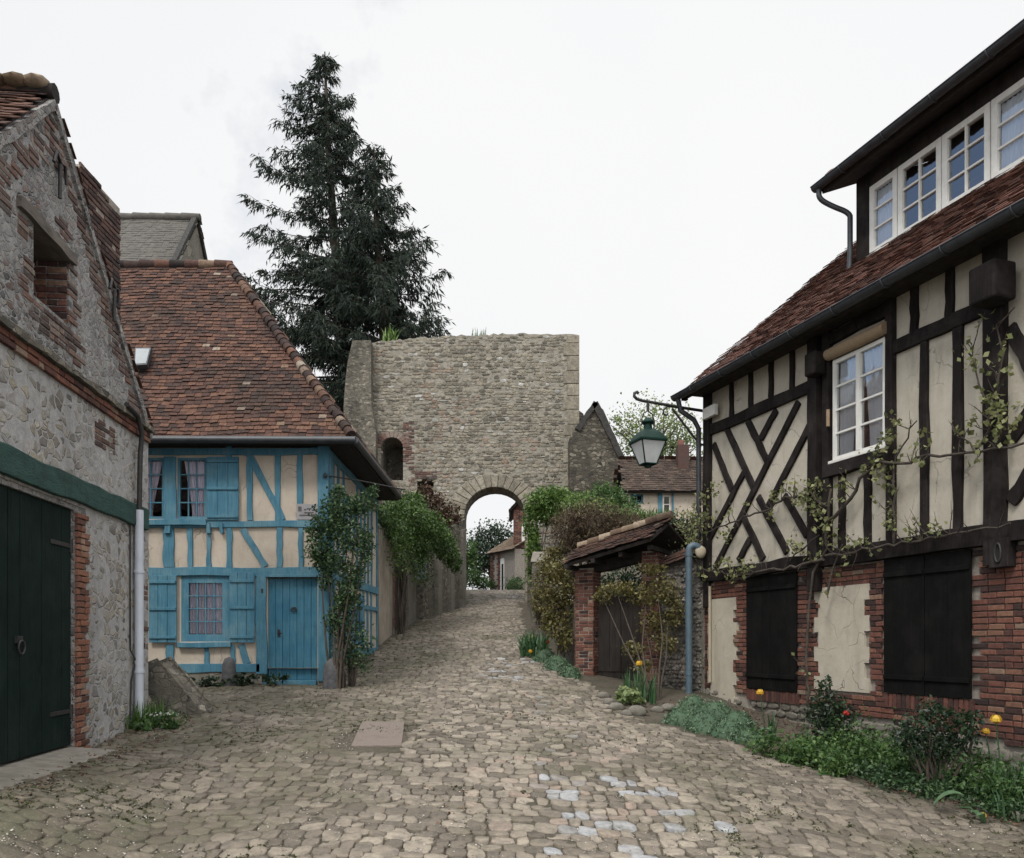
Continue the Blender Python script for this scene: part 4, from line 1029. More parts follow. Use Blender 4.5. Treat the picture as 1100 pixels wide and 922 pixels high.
# ------------------------------------------------------------------ half-timbered house on the right
HD = Vector((.3162, -.9487, 0)); HN = Vector((-.9487, -.3162, 0))
HP = Pl((3.68, 16.0), HD[:2], HN[:2])
HH = thing('half_timbered_house', 'house with black timbers over ochre plaster, brick ground floor and long dormer', 'house', (3.68, 16, -1.05))
def h(px, py, off=0.0): return HP.uz(px, py, off)
U1 = 11.0
zb = 1.25                                   # middle of the bressumer beam
wf = [h(898, 383), h(955, 368), h(955, 480), h(898, 495)]
wu0, wu1 = wf[0][0], wf[1][0]; wz0, wz1 = (wf[2][1] + wf[3][1]) / 2, (wf[0][1] + wf[1][1]) / 2
m = MB(); HP.plate(m, [(0, zb), (U1, zb), (U1, 5.1), (0, 5.1)], [[(wu0, wz0), (wu1, wz0), (wu1, wz1), (wu0, wz1)]], 0, -.2); m.build('upper_wall', 'cream2', HH)
m = MB(); HP.box(m, 0, U1, -2.3, zb - .002, -.03, -.3); lw = m.build('lower_wall', 'mortar', HH)
GE = Pl((3.68, 16.0), (-HN)[:2], (-HD)[:2])
m = MB(); GE.plate(m, [(.3, -2), (11, -2), (11, 4.7), (5.5, 9.2), (.3, 5.0)], [], -.01, -.25); m.build('gable_wall', 'cream2', HH)
m = MB(); HP.box(m, 0, U1, -2, 4.7, -10.7, -11); m.build('rear_wall', 'cream2', HH)
m = MB(); FE = Pl(HP.P(U1, 0, 0)[:2], (-HN)[:2], HD[:2]); FE.plate(m, [(.3, -2.4), (11, -2.4), (11, 4.7), (5.5, 9.2), (.3, 5.0)], [], .01, -.25); m.build('gable_wall', 'cream2', HH)
def hb(a, b, w, o1=.05, name='timber', wob=.012, o0=-.02, seg=6):
    m = MB(); HP.beam(m, h(*a), h(*b), w, o0, o1, wob, seg); return m.build(name, 'timber', HH, bevel=.008)
def hbz(a, b, w, o1=.05, name='timber', wob=.012, o0=-.02, seg=6):
    m = MB(); HP.beam(m, a, b, w, o0, o1, wob, seg); return m.build(name, 'timber', HH, bevel=.008)
zr = (h(768, 458)[1] + h(873, 419)[1]) / 2      # upper rail
zr2 = (h(980, 366)[1] + h(1062, 330)[1]) / 2
zp = 4.86
hbz((.0, zb), (h(872, 604)[0], zb), .20, .10, 'bressumer', .016, -.1, 10); hbz((h(887, 602)[0], zb + .02), (U1, zb + .02), .25, .11, 'bressumer', .014, -.1, 16)
hbz((.0, zp), (U1, zp), .30, .09, 'wall_plate', .01, -.1, 14)
pc_ = h(762, 500)[0]; hbz((pc_, zb - .6), (pc_, 4.9), .20, .085, 'corner_post', .012)
pm_ = h(879, 450)[0]; hbz((pm_, .78), (pm_, 4.9), .21, .125, 'post', .012, -.02, 9)
pr_ = h(1073, 450)[0]; hbz((pr_, .90), (pr_, 4.9), .245, .12, 'post', .014, -.02, 9)
hbz((pc_ + .1, zr), (pm_ - .1, zr), .20, .062, 'rail', .012); 
w_l = h(891.5, 420)[0]; w_r = h(960, 400)[0]
hbz((w_l, zb), (w_l, 4.75), .135, .095, 'window_post', .008); hbz((w_r, zb + .1), (w_r, 4.75), .125, .09, 'window_post', .01)
hbz((w_r, zr2), (pr_, zr2), .18, .065, 'rail', .012)
hbz((w_l - .05, wz0 - .13), (w_r + .06, wz0 - .13), .20, .11, 'window_sill', .014)
hbz((w_l, wz1 + .36), (w_r, wz1 + .36), .17, .075, 'lintel', .01)
for x in (787, 807.7, 829.5, 852.3): u = h(x, 430)[0]; hbz((u, zr), (u, zp), .095, .048, 'stud', .008)
for x in (983.5, 1022): u = h(x, 330)[0]; hbz((u, zr2), (u, zp), .12, .048, 'stud', .009)
for x in (906, 933.7): u = h(x, 540)[0]; hbz((u, zb), (u, wz0 - .1), .125, .05, 'stud', .012)
for x, w_ in ((994.8, .125), (1031, .135)): u = h(x, 450)[0]; hbz((u, zb), (u, zr2), w_, .05, 'stud', .014)
for a, b in (((859.3, 432.2), (769, 611)), ((873.4, 453.4), (825.4, 546.5)), ((835.3, 440.7), (818.4, 471.7)), ((800, 508.4), (762, 581.8)), ((807, 579), (794.4, 603)), ((781.7, 460.4), (811.3, 525.4)), ((804.3, 452), (825.4, 495.7)),
             ((767.6, 477.4), (787.3, 526.8)), ((815.6, 533.8), (846.6, 594)), ((800, 556), (821.2, 601)), ((843.8, 532.4), (868.5, 576))): hb(a, b, .125, .044, 'brace', .008)
for a, b in (((1086, 352), (1118, 410)), ((1087, 472), (1125, 420)), ((1087, 540), (1120, 490))): hb(a, b, .17, .046, 'brace', .012)
for u in (8.0, 8.6, 9.2, 9.8, 10.4): hbz((u, zb), (u, zp), .13, .045, 'stud', .012)
# corbels and bolted brackets
for u, za, zc, w_, o in ((h(876, 390, .22)[0], h(876, 401, .3)[1], h(876, 376, .3)[1], .13, .33), (h(1066, 300, .3)[0], h(1062, 322, .42)[1], h(1062, 281, .42)[1], .19, .46)):
    m = MB(); HP.box(m, u - w_, u + w_ * .9, za, zc, .126, o); m.build('corbel', 'timber', HH, bevel=.03)
for x, y0, y1 in ((1072.5, 611, 580),):
    u, a = h(x, y0, .13)[0], h(x, y0)[1]; b = h(x, y1)[1]
    q = MB(); HP.box(q, u - .13, u + .13, a, b, -.02, .135); k = q.build('bracket', 'timber', HH, bevel=.01)
    q = MB(); q.tube([HP.P(u + .04 * math.cos(t), (a + b) / 2 + .11 * math.sin(t), .142) for t in np.linspace(0, 6.3, 17)], .014, 6); q.build('iron_ring', 'iron', k)
m = MB(); a = h(763, 452), h(776, 436); HP.box(m, a[0][0], a[1][0], a[0][1] , a[1][1] + .03, .09, .17); m.build('junction_box', 'white', HH, bevel=.01)
# first-floor window
W = window(HP, wu0, wu1, wz0, wz1, .06, 1, 4, 'white', HH, 'glass', .055, .028, .06, 'lacew', ((.02, .46, .35), (.54, .98, .25, 1)), casement=2)
m = MB(); HP.box(m, wu0 - .04, wu1 + .04, wz0 - .045, wz0 + .0, .0, .115); m.build('sill', 'white', W, bevel=.006)
m = MB(); m.tube([HP.P(wu0 - .06, wz1 + .10, .10), HP.P((wu0 + wu1) / 2, wz1 + .095, .105), HP.P(w_r - .03, wz1 + .10, .10)], [.085, .09, .085], 12); m.build('rolled_blind', 'straw', HH)
m = MB(); u, z = h(897, 455); m.tube([HP.P(u - .02, z + .2, .11), HP.P(u - .02, z - .05, .11)], .028, 8); m.build('blind_weight', 'straw', HH)

# brick ground floor with plaster panels and closed shutters
S1 = (h(804, 680)[0], h(858, 680)[0], h(830, 741.5)[1], zb - .12); S2 = (h(952, 670)[0], h(1046, 670)[0], h(1000, 747.5)[1], zb - .115)
P1 = (h(764, 700)[0], h(788, 700)[0], h(776, 772)[1], h(776, 643)[1]); P2 = (h(880, 690)[0], h(929, 690)[0], h(900, 742)[1], h(900, 630)[1])
ph_ = .075
def toothed(P, w_=.10):
    a, b, z0, z1 = P; L = []; Rr = []; z = z1; k = 0
    while z > z0 + .01:
        zn = max(z0, z - ph_ * 3); d = w_ if k % 2 == 0 else 0
        L += [(a - d, z), (a - d, zn)]; Rr += [(b + d, z), (b + d, zn)]; z = zn; k += 1
    return L[::1] + Rr[::-1]
for P in (P1, P2): m = MB(); HP.plate(m, toothed(P), [], .016, -.06); m.build('plaster_panel', 'buff', HH)
T1, T2 = toothed(P1), toothed(P2)
zpl = lambda u: -.87 - .045 * u             # top of the stone plinth
def bm_(u, z):
    if z < zpl(u): return False
    for S in (S1, S2):
        if S[0] - .01 < u < S[1] + .01 and z > S[2] - .20: return False
    return not (inside((u, z), T1) or inside((u, z), T2))
m = MB(); bricks(HP, m, .02, U1, -1.5, zb - .11, bm_, .23, ph_, .014, -.04, .012)
for S in (S1, S2):
    u = S[0]
    while u < S[1]:
        a = u + .004; b = u + .066; HP.box(m, a, b, S[2] - .195 + rng.uniform(-.004, .004), S[2] - .012, -.04, .035 + rng.uniform(-.004, .004), rng.random() * .7); u += .078
m.build('brickwork', 'brick', HH)
m = MB(); stones(m, lambda u, z, hh: HP.P(u, z, hh), 0, U1, -2.0, -.75, (.10, .17), (.14, .34), lambda u, z: z < zpl(u) - .04 and rng.random() > .2, .018, .014, 9, None, None, .5, .16); m.build('plinth_stones', 'rock', HH)
for S in (S1, S2):
    mid = (S[0] + S[1]) / 2
    for a, b in ((S[0], mid - .004), (mid + .004, S[1])): shutter(HP, a, b, S[2], S[3], .02, 'black_paint', HH, (.12, .88), 3 if S is S1 else 2, .06)
m = MB(); u = h(762.5, 690, .05)[0]; m.tube([HP.P(u, -.75, .05), HP.P(u, 1.05, .05)], .032, 8); m.build('conduit', 'pipe_cream', HH)

# roof, dormer and gutters
pt = R(41); ge = 4.69
hs = -HN * math.cos(pt) + up * math.sin(pt); HE = HP.P(-.075, ge, .5)
RL = 7.3
roof('roof', HE, HD, hs, [(0, 0), (11.5, 0), (11.5, RL), (0, RL)], 'tile2', HH, .115, .165, thick=.10)
back = HP.P(-.075, ge, .5) + hs * RL
roof('roof', back - HN * RL * math.cos(pt) - up * RL * math.sin(pt), HD, HN * math.cos(pt) + up * math.sin(pt), [(0, 0), (11.5, 0), (11.5, RL), (0, RL)], 'tile2', HH, .14, .2, thick=.10)
m = MB(); rolls(m, back + up * .05, back + up * .05 + HD * 11.5, 30, .11); m.build('ridge', 'tile2', HH)
def gutter(a, b, r_, parent, nm='gutter'):
    """half-round gutter with jointing collars"""
    a, b = Vector(a), Vector(b); mm = MB(); t = (b - a).normalized(); x = t.cross(up).normalized(); n_ = 9
    for rr_, fl in ((r_, False), (r_ * .86, True)):
        V = []
        for p in (a, b):
            for k in range(n_ + 1):
                an = math.pi + math.pi * k / n_
                V.append(p + x * rr_ * math.cos(an) + up * rr_ * math.sin(an))
        mm.add(V, [(k, k + 1, n_ + 2 + k, n_ + 1 + k) for k in range(n_)], .5, True)
    mm.tube([a + x * r_, b + x * r_], .012, 6); mm.tube([a - x * r_, b - x * r_], .012, 6)
    for p in (a,): mm.face([p + x * r_ * math.cos(math.pi + math.pi * k / n_) + up * r_ * math.sin(math.pi + math.pi * k / n_) for k in range(n_ + 1)])
    L_ = (b - a).length; k = .7
    while k < L_:
        p = a + t * k
        for dx in (0,):
            pts = [p + x * (r_ + .006) * math.cos(math.pi + math.pi * j / 10) + up * (r_ + .006) * math.sin(math.pi + math.pi * j / 10) for j in range(11)]
            mm.tube(pts, .014, 5)
        k += .95
    return mm.build(nm, 'zinc', parent)
gg = gutter(HP.P(-.16, ge - .02, .56), HP.P(11.3, ge - .02, .56), .085, HH)
m = MB(); m.tube([HP.P(-.05, ge - .08, .55), HP.P(-.04, ge - .30, .50), HP.P(-.02, ge - .46, .22), HP.P(-.02, ge - .62, .12), HP.P(-.02, 3.3, .12), HP.P(-.02, 2.0, .11)], .048, 10); m.build('downpipe', 'zinc', gg)
m = MB(); HP.plate(m, [(0, ge - .02), (11, ge - .02), (11, ge + .02), (0, ge + .02)], [], .44, .02); m.build('soffit', 'darkwood', HH)
m = MB(); HP.plate(m, [(-.08, ge - .10), (.0, ge - .10), (.0, ge + .1), (-.08, ge + .1)], [], .46, .36); m.build('bargeboard_foot', 'timber', HH)
DO = -1.6                                   # dormer face stands this far behind the facade
d0 = h(922, 250, DO)[0]; d1 = 6.35; dz0 = 6.40; dz1_ = 7.62; dg = 7.87
DM = MB(); HP.box(DM, d0, d1, dz0 - .35, dz0 + .06, DO - .12, DO); dm = DM.build('dormer', 'darkwood', HH)
m = MB(); HP.box(m, d0, d1, dz1_, dz1_ + .28, DO - .12, DO + .01); m.build('lintel', 'darkwood', dm)
m = MB(); HP.box(m, d0 - .02, h(934.5, 240, DO)[0], dz0 - .5, dz1_ + .28, DO - .14, DO + .03); m.build('corner_post', 'timber', dm, bevel=.01)
m = MB(); HP.box(m, d1 - .14, d1, dz0 - .5, dz1_ + .28, DO - .14, DO + .03); m.build('corner_post', 'timber', dm, bevel=.01)
edges = [(935.5, 965, 1), (966, 1012.5, 2), (1013.5, 1065, 2), (1066.5, 1106, 1)]
for x0, x1, cn in edges:
    a, b = h(x0, 200, DO)[0], h(x1, 200, DO)[0]
    if x1 > 1100: b = a + (h(965, 200, DO)[0] - h(935.5, 200, DO)[0]) * 1.0
    window(HP, a, b, dz0 + .065, dz1_ - .002, DO + .03, cn, 3, 'white', dm, 'glass', .095, .03, .07, 'lacew' if cn == 1 else None, ((.0, .98, .1),))
    last = b
m = MB(); HP.box(m, last + .01, d1 - .15, dz0 + .06, dz1_, DO - .1, DO); m.build('cladding', 'timber', dm)
m = MB(); HP.box(m, h(935, 240, DO)[0], last, dz0 + .0, dz0 + .062, DO - .05, DO + .085); m.build('sill', 'white', dm, bevel=.006)
for u in (d0 + .06, d1 - .06):
    ck = Pl(HP.P(u, 0, DO)[:2], (-HN)[:2], (-HD if u < 4 else HD)[:2]); m = MB()
    ck.plate(m, [(.14, dz0 - .3), (1.5, 7.3), (3.4, 9.2), (.14, 7.9)], [], .0, -.06); m.build('cheek', 'darkwood', dm)
dp_ = R(23); dsl = -HN * math.cos(dp_) + up * math.sin(dp_)
DE = HP.P(d0 - .34, dg + .03, DO + .52)
roof('dormer_roof', DE, HD, dsl, [(0, 0), (d1 - d0 + 1.2, 0), (d1 - d0 + 1.2, 4.3), (0, 4.3)], 'tile2', dm, .12, .165, thick=.12)
dgut = gutter(HP.P(d0 - .40, dg - .0, DO + .58), HP.P(d1 + .6, dg - .0, DO + .58), .085, dm)
sp0 = HP.P(d0 - .30, dg - .07, DO + .57); cpz = HP.P(d0 - .06, dg - .62, DO + .12)
def smooth(pts, k=2):
    for _ in range(k):
        out = [pts[0]]
        for a, b in zip(pts[:-1], pts[1:]): out += [a.lerp(b, .25), a.lerp(b, .75)]
        pts = out + [pts[-1]]
    return pts
m = MB(); m.tube(smooth([sp0, sp0 - up * .16, HP.P(d0 - .22, dg - .36, DO + .38), cpz + up * .10, cpz - up * .05, HP.P(d0 - .06, dz0 - .12, DO + .12), HP.P(d0 - .12, dz0 - .24, DO + .22)]), .045, 10); m.build('downpipe', 'zinc', dgut)
m = MB(); m.blob(HP.P(d0 - .3, dg + .22, DO + .25), .16, .2, .10); m.build('ridge_tile', 'tile2', dm)

# blue downpipe by the garden wall
bp0 = at(740, 742, 15.72); bx, by = bp0.x, bp0.y
zt_ = at(740, 592, by).z
m = MB(); pts = [(bx, by, -1.15), (bx, by, zt_ - .02)] + [(bx + .10 - .10 * math.cos(t), by, zt_ + .10 * math.sin(t)) for t in np.linspace(.3, math.pi * .75, 7)] + [(bx + .26, by + .02, zt_ - .03)]
m.tube(pts, .066, 12)
for z_ in (-.62, zt_ - .1): m.tube([(bx, by, z_), (bx, by, z_ + .07)], .076, 12)
o = m.build('drainpipe', 'pipe_blue', HH); k = MB(); e = at(752.5, 593, 15.7); k.blob((e.x, e.y, e.z), .105, .06, .12, .5, .05, 12, 8); k.build('pipe_cap', 'pipe_cream', o)

# ------------------------------------------------------------------ lantern on its wrought-iron bracket
b0 = HP.P(-.04, 4.36, .06)
def lp(px, py):
    """a point in the vertical plane of the bracket, which stands square to the facade"""
    bpn = HD; r = Vector(((px - CX) / F, 1, (HY - py) / F)); t = b0.dot(bpn) / r.dot(bpn); return r * t
lx = lp(696, 470)
LA = thing('street_lamp', 'green square lantern with frosted panes hanging from a scrolled iron wall bracket', 'street lamp', lp(757, 441))
m = MB()
bar = [lp(758.5, 442), lp(735, 438.5), lp(710, 434), lp(690, 430.6), lp(684.5, 429), lp(681.3, 426), lp(681.6, 422.5), lp(684.3, 421.2), lp(686, 423)]
m.tube(bar, .030, 8)
m.tube([lp(758, 479), lp(752, 477), lp(744, 468), lp(733, 453.5), lp(722, 439)], .022, 8)
m.tube([lp(721.5, 437), lp(717, 437), lp(713, 440), lp(712.5, 444), lp(715.5, 446.5), lp(717.5, 444.5)], .018, 7)
m.tube([lp(758.5, 436), lp(758.5, 482)], .02, 6)
m.build('bracket', 'iron', LA)
zb_ = lambda py: (HY - py) / F * lx.y
m = MB(); m.tube([(lx.x, lx.y, zb_(432)), (lx.x, lx.y, zb_(442))], .028, 8)
hw = .115; side_d = HN
ya = [lx + side_d * a + up * (z_ - lx.z) for a, z_ in ((.13, zb_(458)), (.125, zb_(450)), (.09, zb_(444.5)), (.0, zb_(441.5)), (-.09, zb_(444.5)), (-.125, zb_(450)), (-.135, zb_(470)))]
m.tube(ya, .013, 7); m.build('yoke', 'iron', LA)
ang = math.atan2(HN.y, HN.x)
def sqring(rad, z_): return [lx + (Vector((math.cos(ang + math.pi / 4 + k * math.pi / 2), math.sin(ang + math.pi / 4 + k * math.pi / 2), 0)) * rad * 1.414) + up * (z_ - lx.z) for k in range(4)]
def sqlathe(mm, prof):
    V = [p for r_, z_ in prof for p in sqring(r_, z_)]
    mm.add(V, [(i * 4 + k, i * 4 + (k + 1) % 4, i * 4 + 4 + (k + 1) % 4, i * 4 + 4 + k) for i in range(len(prof) - 1) for k in range(4)])
tw_, bw_ = .238, .112; zt2, zb2 = zb_(475.5), zb_(499)
m = MB(); sqlathe(m, [(.0, zb_(474)), (tw_ + .03, zt2 - .01), (tw_ + .035, zt2 + .03), (tw_ - .01, zt2 + .10), (tw_ - .06, zt2 + .17), (tw_ - .12, zt2 + .225), (.08, zt2 + .25)])
m.lathe((lx.x, lx.y, 0), [(.085, zt2 + .25), (.075, zt2 + .34), (.115, zt2 + .36), (.12, zt2 + .39), (.085, zt2 + .42), (.05, zt2 + .46), (.0, zt2 + .47)], 14)
m.build('hood', 'lampgreen', LA, bevel=.01)
for k in range(4):
    T, B = sqring(tw_, zt2 - .008), sqring(bw_, zb2); g = MB(); g.face([B[k], B[(k + 1) % 4], T[(k + 1) % 4], T[k]]); g.build('pane', 'lampglass', LA)
m = MB(); T, B = sqring(tw_ + .008, zt2), sqring(bw_ + .008, zb2)
for k in range(4):
    m.tube([B[k], T[k]], .014, 6); m.tube([B[k], B[(k + 1) % 4]], .014, 6); m.tube([T[k], T[(k + 1) % 4]], .012, 6)
m.face(sqring(bw_, zb2 + .01)); m.lathe((lx.x, lx.y, 0), [(.07, zb2 - .055), (.07, zb2 + .01)], 10); m.build('cage', 'lampgreen', LA)

# ------------------------------------------------------------------ garden gate with its little roof, flint wall
gl, gr_ = Vector((1.24, 17.35, 0)), Vector((2.86, 16.45, 0))
gd = (gr_ - gl).normalized(); gn = Vector((gd.y, -gd.x, 0)); GW = (gr_ - gl).length
KP = Pl(gl[:2], gd[:2], gn[:2])
GG = thing('garden_gate', 'dark wooden garden gate between brick piers under a small mossy tiled roof', 'gate', (gl + gr_) / 2 + up * -.85)
def pier(u0, u1, z1):
    m = MB(); KP.box(m, u0 + .012, u1 - .012, -1.3, z1, -.012, -.38); p_ = m.build('pier', 'mortar', GG)
    m = MB(); bricks(KP, m, u0, u1, -1.3, z1, None, .21, .07, .012, -.02, .0)
    for uu, dd, nn in ((u0, -gn, -gd), (u1, -gn, gd)):
        s2 = Pl(KP.P(uu, 0, 0)[:2], dd[:2], nn[:2]); bricks(s2, m, 0, .39, -1.3, z1, None, .21, .07, .012, -.02, .0)
    m.build('brickwork', 'brick', p_)
pu0 = KP.uz(617.5, 690)[0]; pu1 = KP.uz(637.5, 690)[0]; qu0 = KP.uz(689, 640)[0]; qu1 = qu0 + .36
pier(pu0, pu1, 1.52); pier(qu0, qu1, 1.80)
gz0 = -.82; gz1 = KP.uz(660, 640)[1]
mid = (pu1 + qu0) / 2
for a, b in ((pu1 + .01, mid - .006), (mid + .006, qu0 - .01)):
    m = MB(); n_ = 4
    for k in range(n_): KP.box(m, a + (b - a) * k / n_ + .003, a + (b - a) * (k + 1) / n_ - .003, gz0, gz1, -.26, -.22 + .004 * (k % 2))
    KP.box(m, a, b, gz0 + .22, gz0 + .30, -.219, -.20); d_ = m.build('door', 'darkwood', GG)
q = MB(); KP.box(q, mid + .02, mid + .06, -.1, .08, -.21, -.19); q.build('latch', 'iron', GG)
m = MB(); KP.beam(m, (pu0 - .1, 1.45), (qu0 + .02, 1.72), .20, -.34, -.06, .012, 6); m.build('lintel', 'darkwood', GG)
m = MB(); KP.box(m, pu1, qu0, -1.2, gz0, -.4, .12); m.build('threshold', 'conc', GG)
e0, e1 = at(603, 606, 16.95), at(697, 577, 15.75); r0_, r1_ = at(622, 589, 17.55), at(721, 555, 16.45)
ea = (e1 - e0).normalized(); sp = (r0_ - e0); sp = (sp - ea * sp.dot(ea)); sl_ = sp.length; sp.normalize(); el = (e1 - e0).length; rw = (r1_ - e0).dot(ea); rl = (r0_ - e0).dot(ea)
roof('roof', e0, ea, sp, [(0, 0), (el, 0), (rw, sl_), (rl, sl_)], 'tile', GG, .105, .16, thick=.06, sag=.02)
nb = (Vector((0, 0, 1)) - ea * ea.z).normalized(); bs = (sp - nb * 2 * sp.dot(nb)); ro2 = e0 + sp * sl_
roof('roof', ro2 + bs * sl_, ea, -bs, [(rl, 0), (rw, 0), (rw, sl_), (rl, sl_)], 'tile', GG, .105, .16, thick=.06, sag=.02)
m = MB(); rolls(m, r0_ + up * .03, r1_ + up * .03, 8, .09); m.build('ridge', 'mosstile', GG)
for u in np.linspace(pu0 + .05, qu1, 4):
    z_ = 1.5 + (u - pu0) * .165; m = MB(); KP.beam(m, (u - .04, z_), (u + .04, z_ + .01), .09, -.7, .55, .005, 1); m.build('rafter', 'darkwood', GG)

fl0, fl1 = KP.P(qu1 - .02, 0, -.1), Vector((3.72, 16.02, 0))
fd = (fl1 - fl0).normalized(); FP = Pl(fl0[:2], fd[:2], (fd.y, -fd.x)); fl = (fl1 - fl0).length
FWL = thing('flint_wall', 'flint wall with sloping clay tile coping between the garden gate and the timbered house', 'wall', (fl0 + fl1) / 2 + up * -1)
za, zc = FP.uz(702, 612)[1], FP.uz(738, 594)[1]
m = MB(); FP.plate(m, [(0, -1.5), (fl, -1.5), (fl, zc), (0, za)], [], 0, -.35); m.build('wall', 'flint', FWL)
m = MB(); stones(m, lambda u, z, hh: FP.P(u, z, hh), 0, fl, -1.3, 1.9, (.055, .09), (.05, .13), lambda u, z: z < za + (zc - za) * u / fl - .03 and rng.random() > .25, .03, .006, 7, None, None, .8, .25); m.build('flints', 'flint', FWL)
cs = Vector((0, 0, 1)); 
roof('coping', FP.P(-.06, za - .02, .14), (fd * fl + up * (zc - za)), (-FP.n * .8 + up * .62), [(0, 0), (fl + .1, 0), (fl + .1, .42), (0, .42)], 'tile', FWL, .12, .16, thick=.03, sag=.004)
m = MB(); s0 = (h(757, 700)[0]); HP.box(m, -.30, -.01, -1.4, .95, -.1, .03); m.build('end_stones', 'rock', FWL)

# garden wall climbing the lane on the right, with its capped pier
g2 = [Vector((KP.P(pu0, 0, -.2).x, KP.P(pu0, 0, -.2).y, 0)), Vector((.95, 21.2, 0)), Vector((.72, 24.4, 0)), Vector((.62, 33.9, 0))]
GWL = thing('garden_wall', 'low stone garden wall with capped pier climbing beside the lane', 'wall', (g2[0].x, g2[0].y, -.6))
for i in range(3):
    a, b = g2[i], g2[i + 1]; dd = (b - a).normalized(); pl_ = Pl(a[:2], dd[:2], (-dd.y, dd.x)); L_ = (b - a).length
    zA, zB = ((.75, 1.25), (1.4, 1.8), (2.5, 3.6))[i]
    m = MB(); pl_.plate(m, [(0, ground(a.x, a.y) - .4), (L_ - .003, ground(b.x, b.y) - .4), (L_ - .003, zB), (0, zA)], [], 0, -.4); m.build('wall', 'rock' if i < 2 else 'dark_rubble', GWL)
pp = at(583, 620, 23.0); zt3 = at(583, 605, 23).z
m = MB(); m.box(pp.x - .30, pp.x + .27, 22.8, 23.3, .0, zt3); pr2 = m.build('pier', 'dark_rubble', GWL)
m = MB(); m.hexa([(pp.x - .34, 22.75, zt3), (pp.x + .31, 22.75, zt3), (pp.x + .31, 23.35, zt3), (pp.x - .34, 23.35, zt3), (pp.x - .28, 22.9, zt3 + .30), (pp.x + .25, 22.9, zt3 + .30), (pp.x + .2, 23.3, zt3 + .33), (pp.x - .25, 23.3, zt3 + .33)]); m.build('cap', 'conc', pr2, bevel=.03)

# raised garden behind the walls
def gter(x, y):
    s = min(1, max(0, (y - 17.8) / 12)); lim = min(1, max(0, (x - (1.35 - (y - 17.4) * .045)) / .5))
    return ground(x, y) - .5 + lim * (1.3 + 1.6 * s + .10 * mnoise.noise(Vector((x, y, 0)))) + .12 * max(0, min(x - 2, 6)) * s
gxs = [.7, .85, 1.0, 1.15, 1.3, 1.45, 1.6, 1.8, 2.1, 2.5, 3, 3.5, 4, 5, 6, 8, 11, 15]
kind(grid_mesh('garden_terrain', gxs, list(np.arange(17.9, 31, .5)), gter, 'soil'), 'structure')

# ------------------------------------------------------------------ buildings farther off
def px_box(px, Y): return (px - CX) / F * Y
# slate-roofed church-like building behind the blue house
CHH = thing('stone_hall', 'stone building with plain grey slate roof rising behind the blue timbered house', 'house', (-14.5, 33, .5))
ra, rb = at(126, 238, 33), at(213, 235, 33)
eA = at(197, 292, 29.5); z_e = 12.0
apx = rb
s_dir = Vector((0, -.62, -.78))
gx = Vector((1, 0, 0))
def tri_wall(p_apex, half, z_e, Y0):
    pass
rl_ = 12
hz = apx.z; run = 4.2; rise = 5.4
roof('roof', (apx.x - 14, apx.y - run, hz - rise), (1, 0, 0), (0, run, rise), [(0, 0), (14, 0), (14, math.hypot(run, rise)), (0, math.hypot(run, rise))], 'slate', CHH, .17, .24, lift=.014)
roof('roof', (apx.x - 14, apx.y + run, hz - rise), (1, 0, 0), (0, -run, rise), [(0, 0), (14, 0), (14, math.hypot(run, rise)), (0, math.hypot(run, rise))], 'slate', CHH, .17, .24, lift=.014)
CG = Pl((apx.x - .1, apx.y - run), (0, 1), (1, 0))
m = MB(); CG.plate(m, [(.1, -1), (2 * run - .1, -1), (2 * run - .1, hz - rise - .05), (run, hz - .05), (.1, hz - rise - .05)], [], .02, -.4); m.build('gable_wall', 'rock', CHH)
m = MB()
CG.beam(m, (-.1, hz - rise - .1), (run, hz + .1), .12, -.1, .10, .01, 4); CG.beam(m, (2 * run + .1, hz - rise - .1), (run, hz + .1), .12, -.1, .10, .01, 4); m.build('verge', 'dark_coping', CHH)
m = MB(); m.box(apx.x - 14, apx.x - .4, apx.y - run + .3, apx.y - run + .6, -1, hz - rise - .02); m.build('wall', 'rock', CHH)
m = MB(); m.box(apx.x - 14, apx.x - .4, apx.y + run - .6, apx.y + run - .3, -1, hz - rise - .02); m.build('wall', 'rock', CHH)
m = MB(); rolls(m, (apx.x - 14, apx.y, hz + .05), (apx.x, apx.y, hz + .05), 22, .16); m.build('ridge', 'slate', CHH)

# steep stone gable right of the gate
GA = thing('gable_house', 'dark rubble stone house gable with steep dark coping beside the gate wall', 'house', at(650, 560, 33))
QP = Pl((0, 33), (1, 0), (0, -1))
p = [QP.uz(*q) for q in ((612, 640), (612, 470), (627, 447), (640, 434), (648, 440), (686, 527), (700, 560), (700, 640))]
m = MB(); QP.plate(m, p, [], 0, -6); m.build('wall', 'gable_rubble', GA)
m = MB(); QP.beam(m, QP.uz(639, 433), QP.uz(686, 530), .24, -6.2, .10, .02, 10); QP.beam(m, QP.uz(640, 433), QP.uz(620, 462), .20, -6.2, .10, .02, 5); m.build('coping', 'dark_coping', GA)
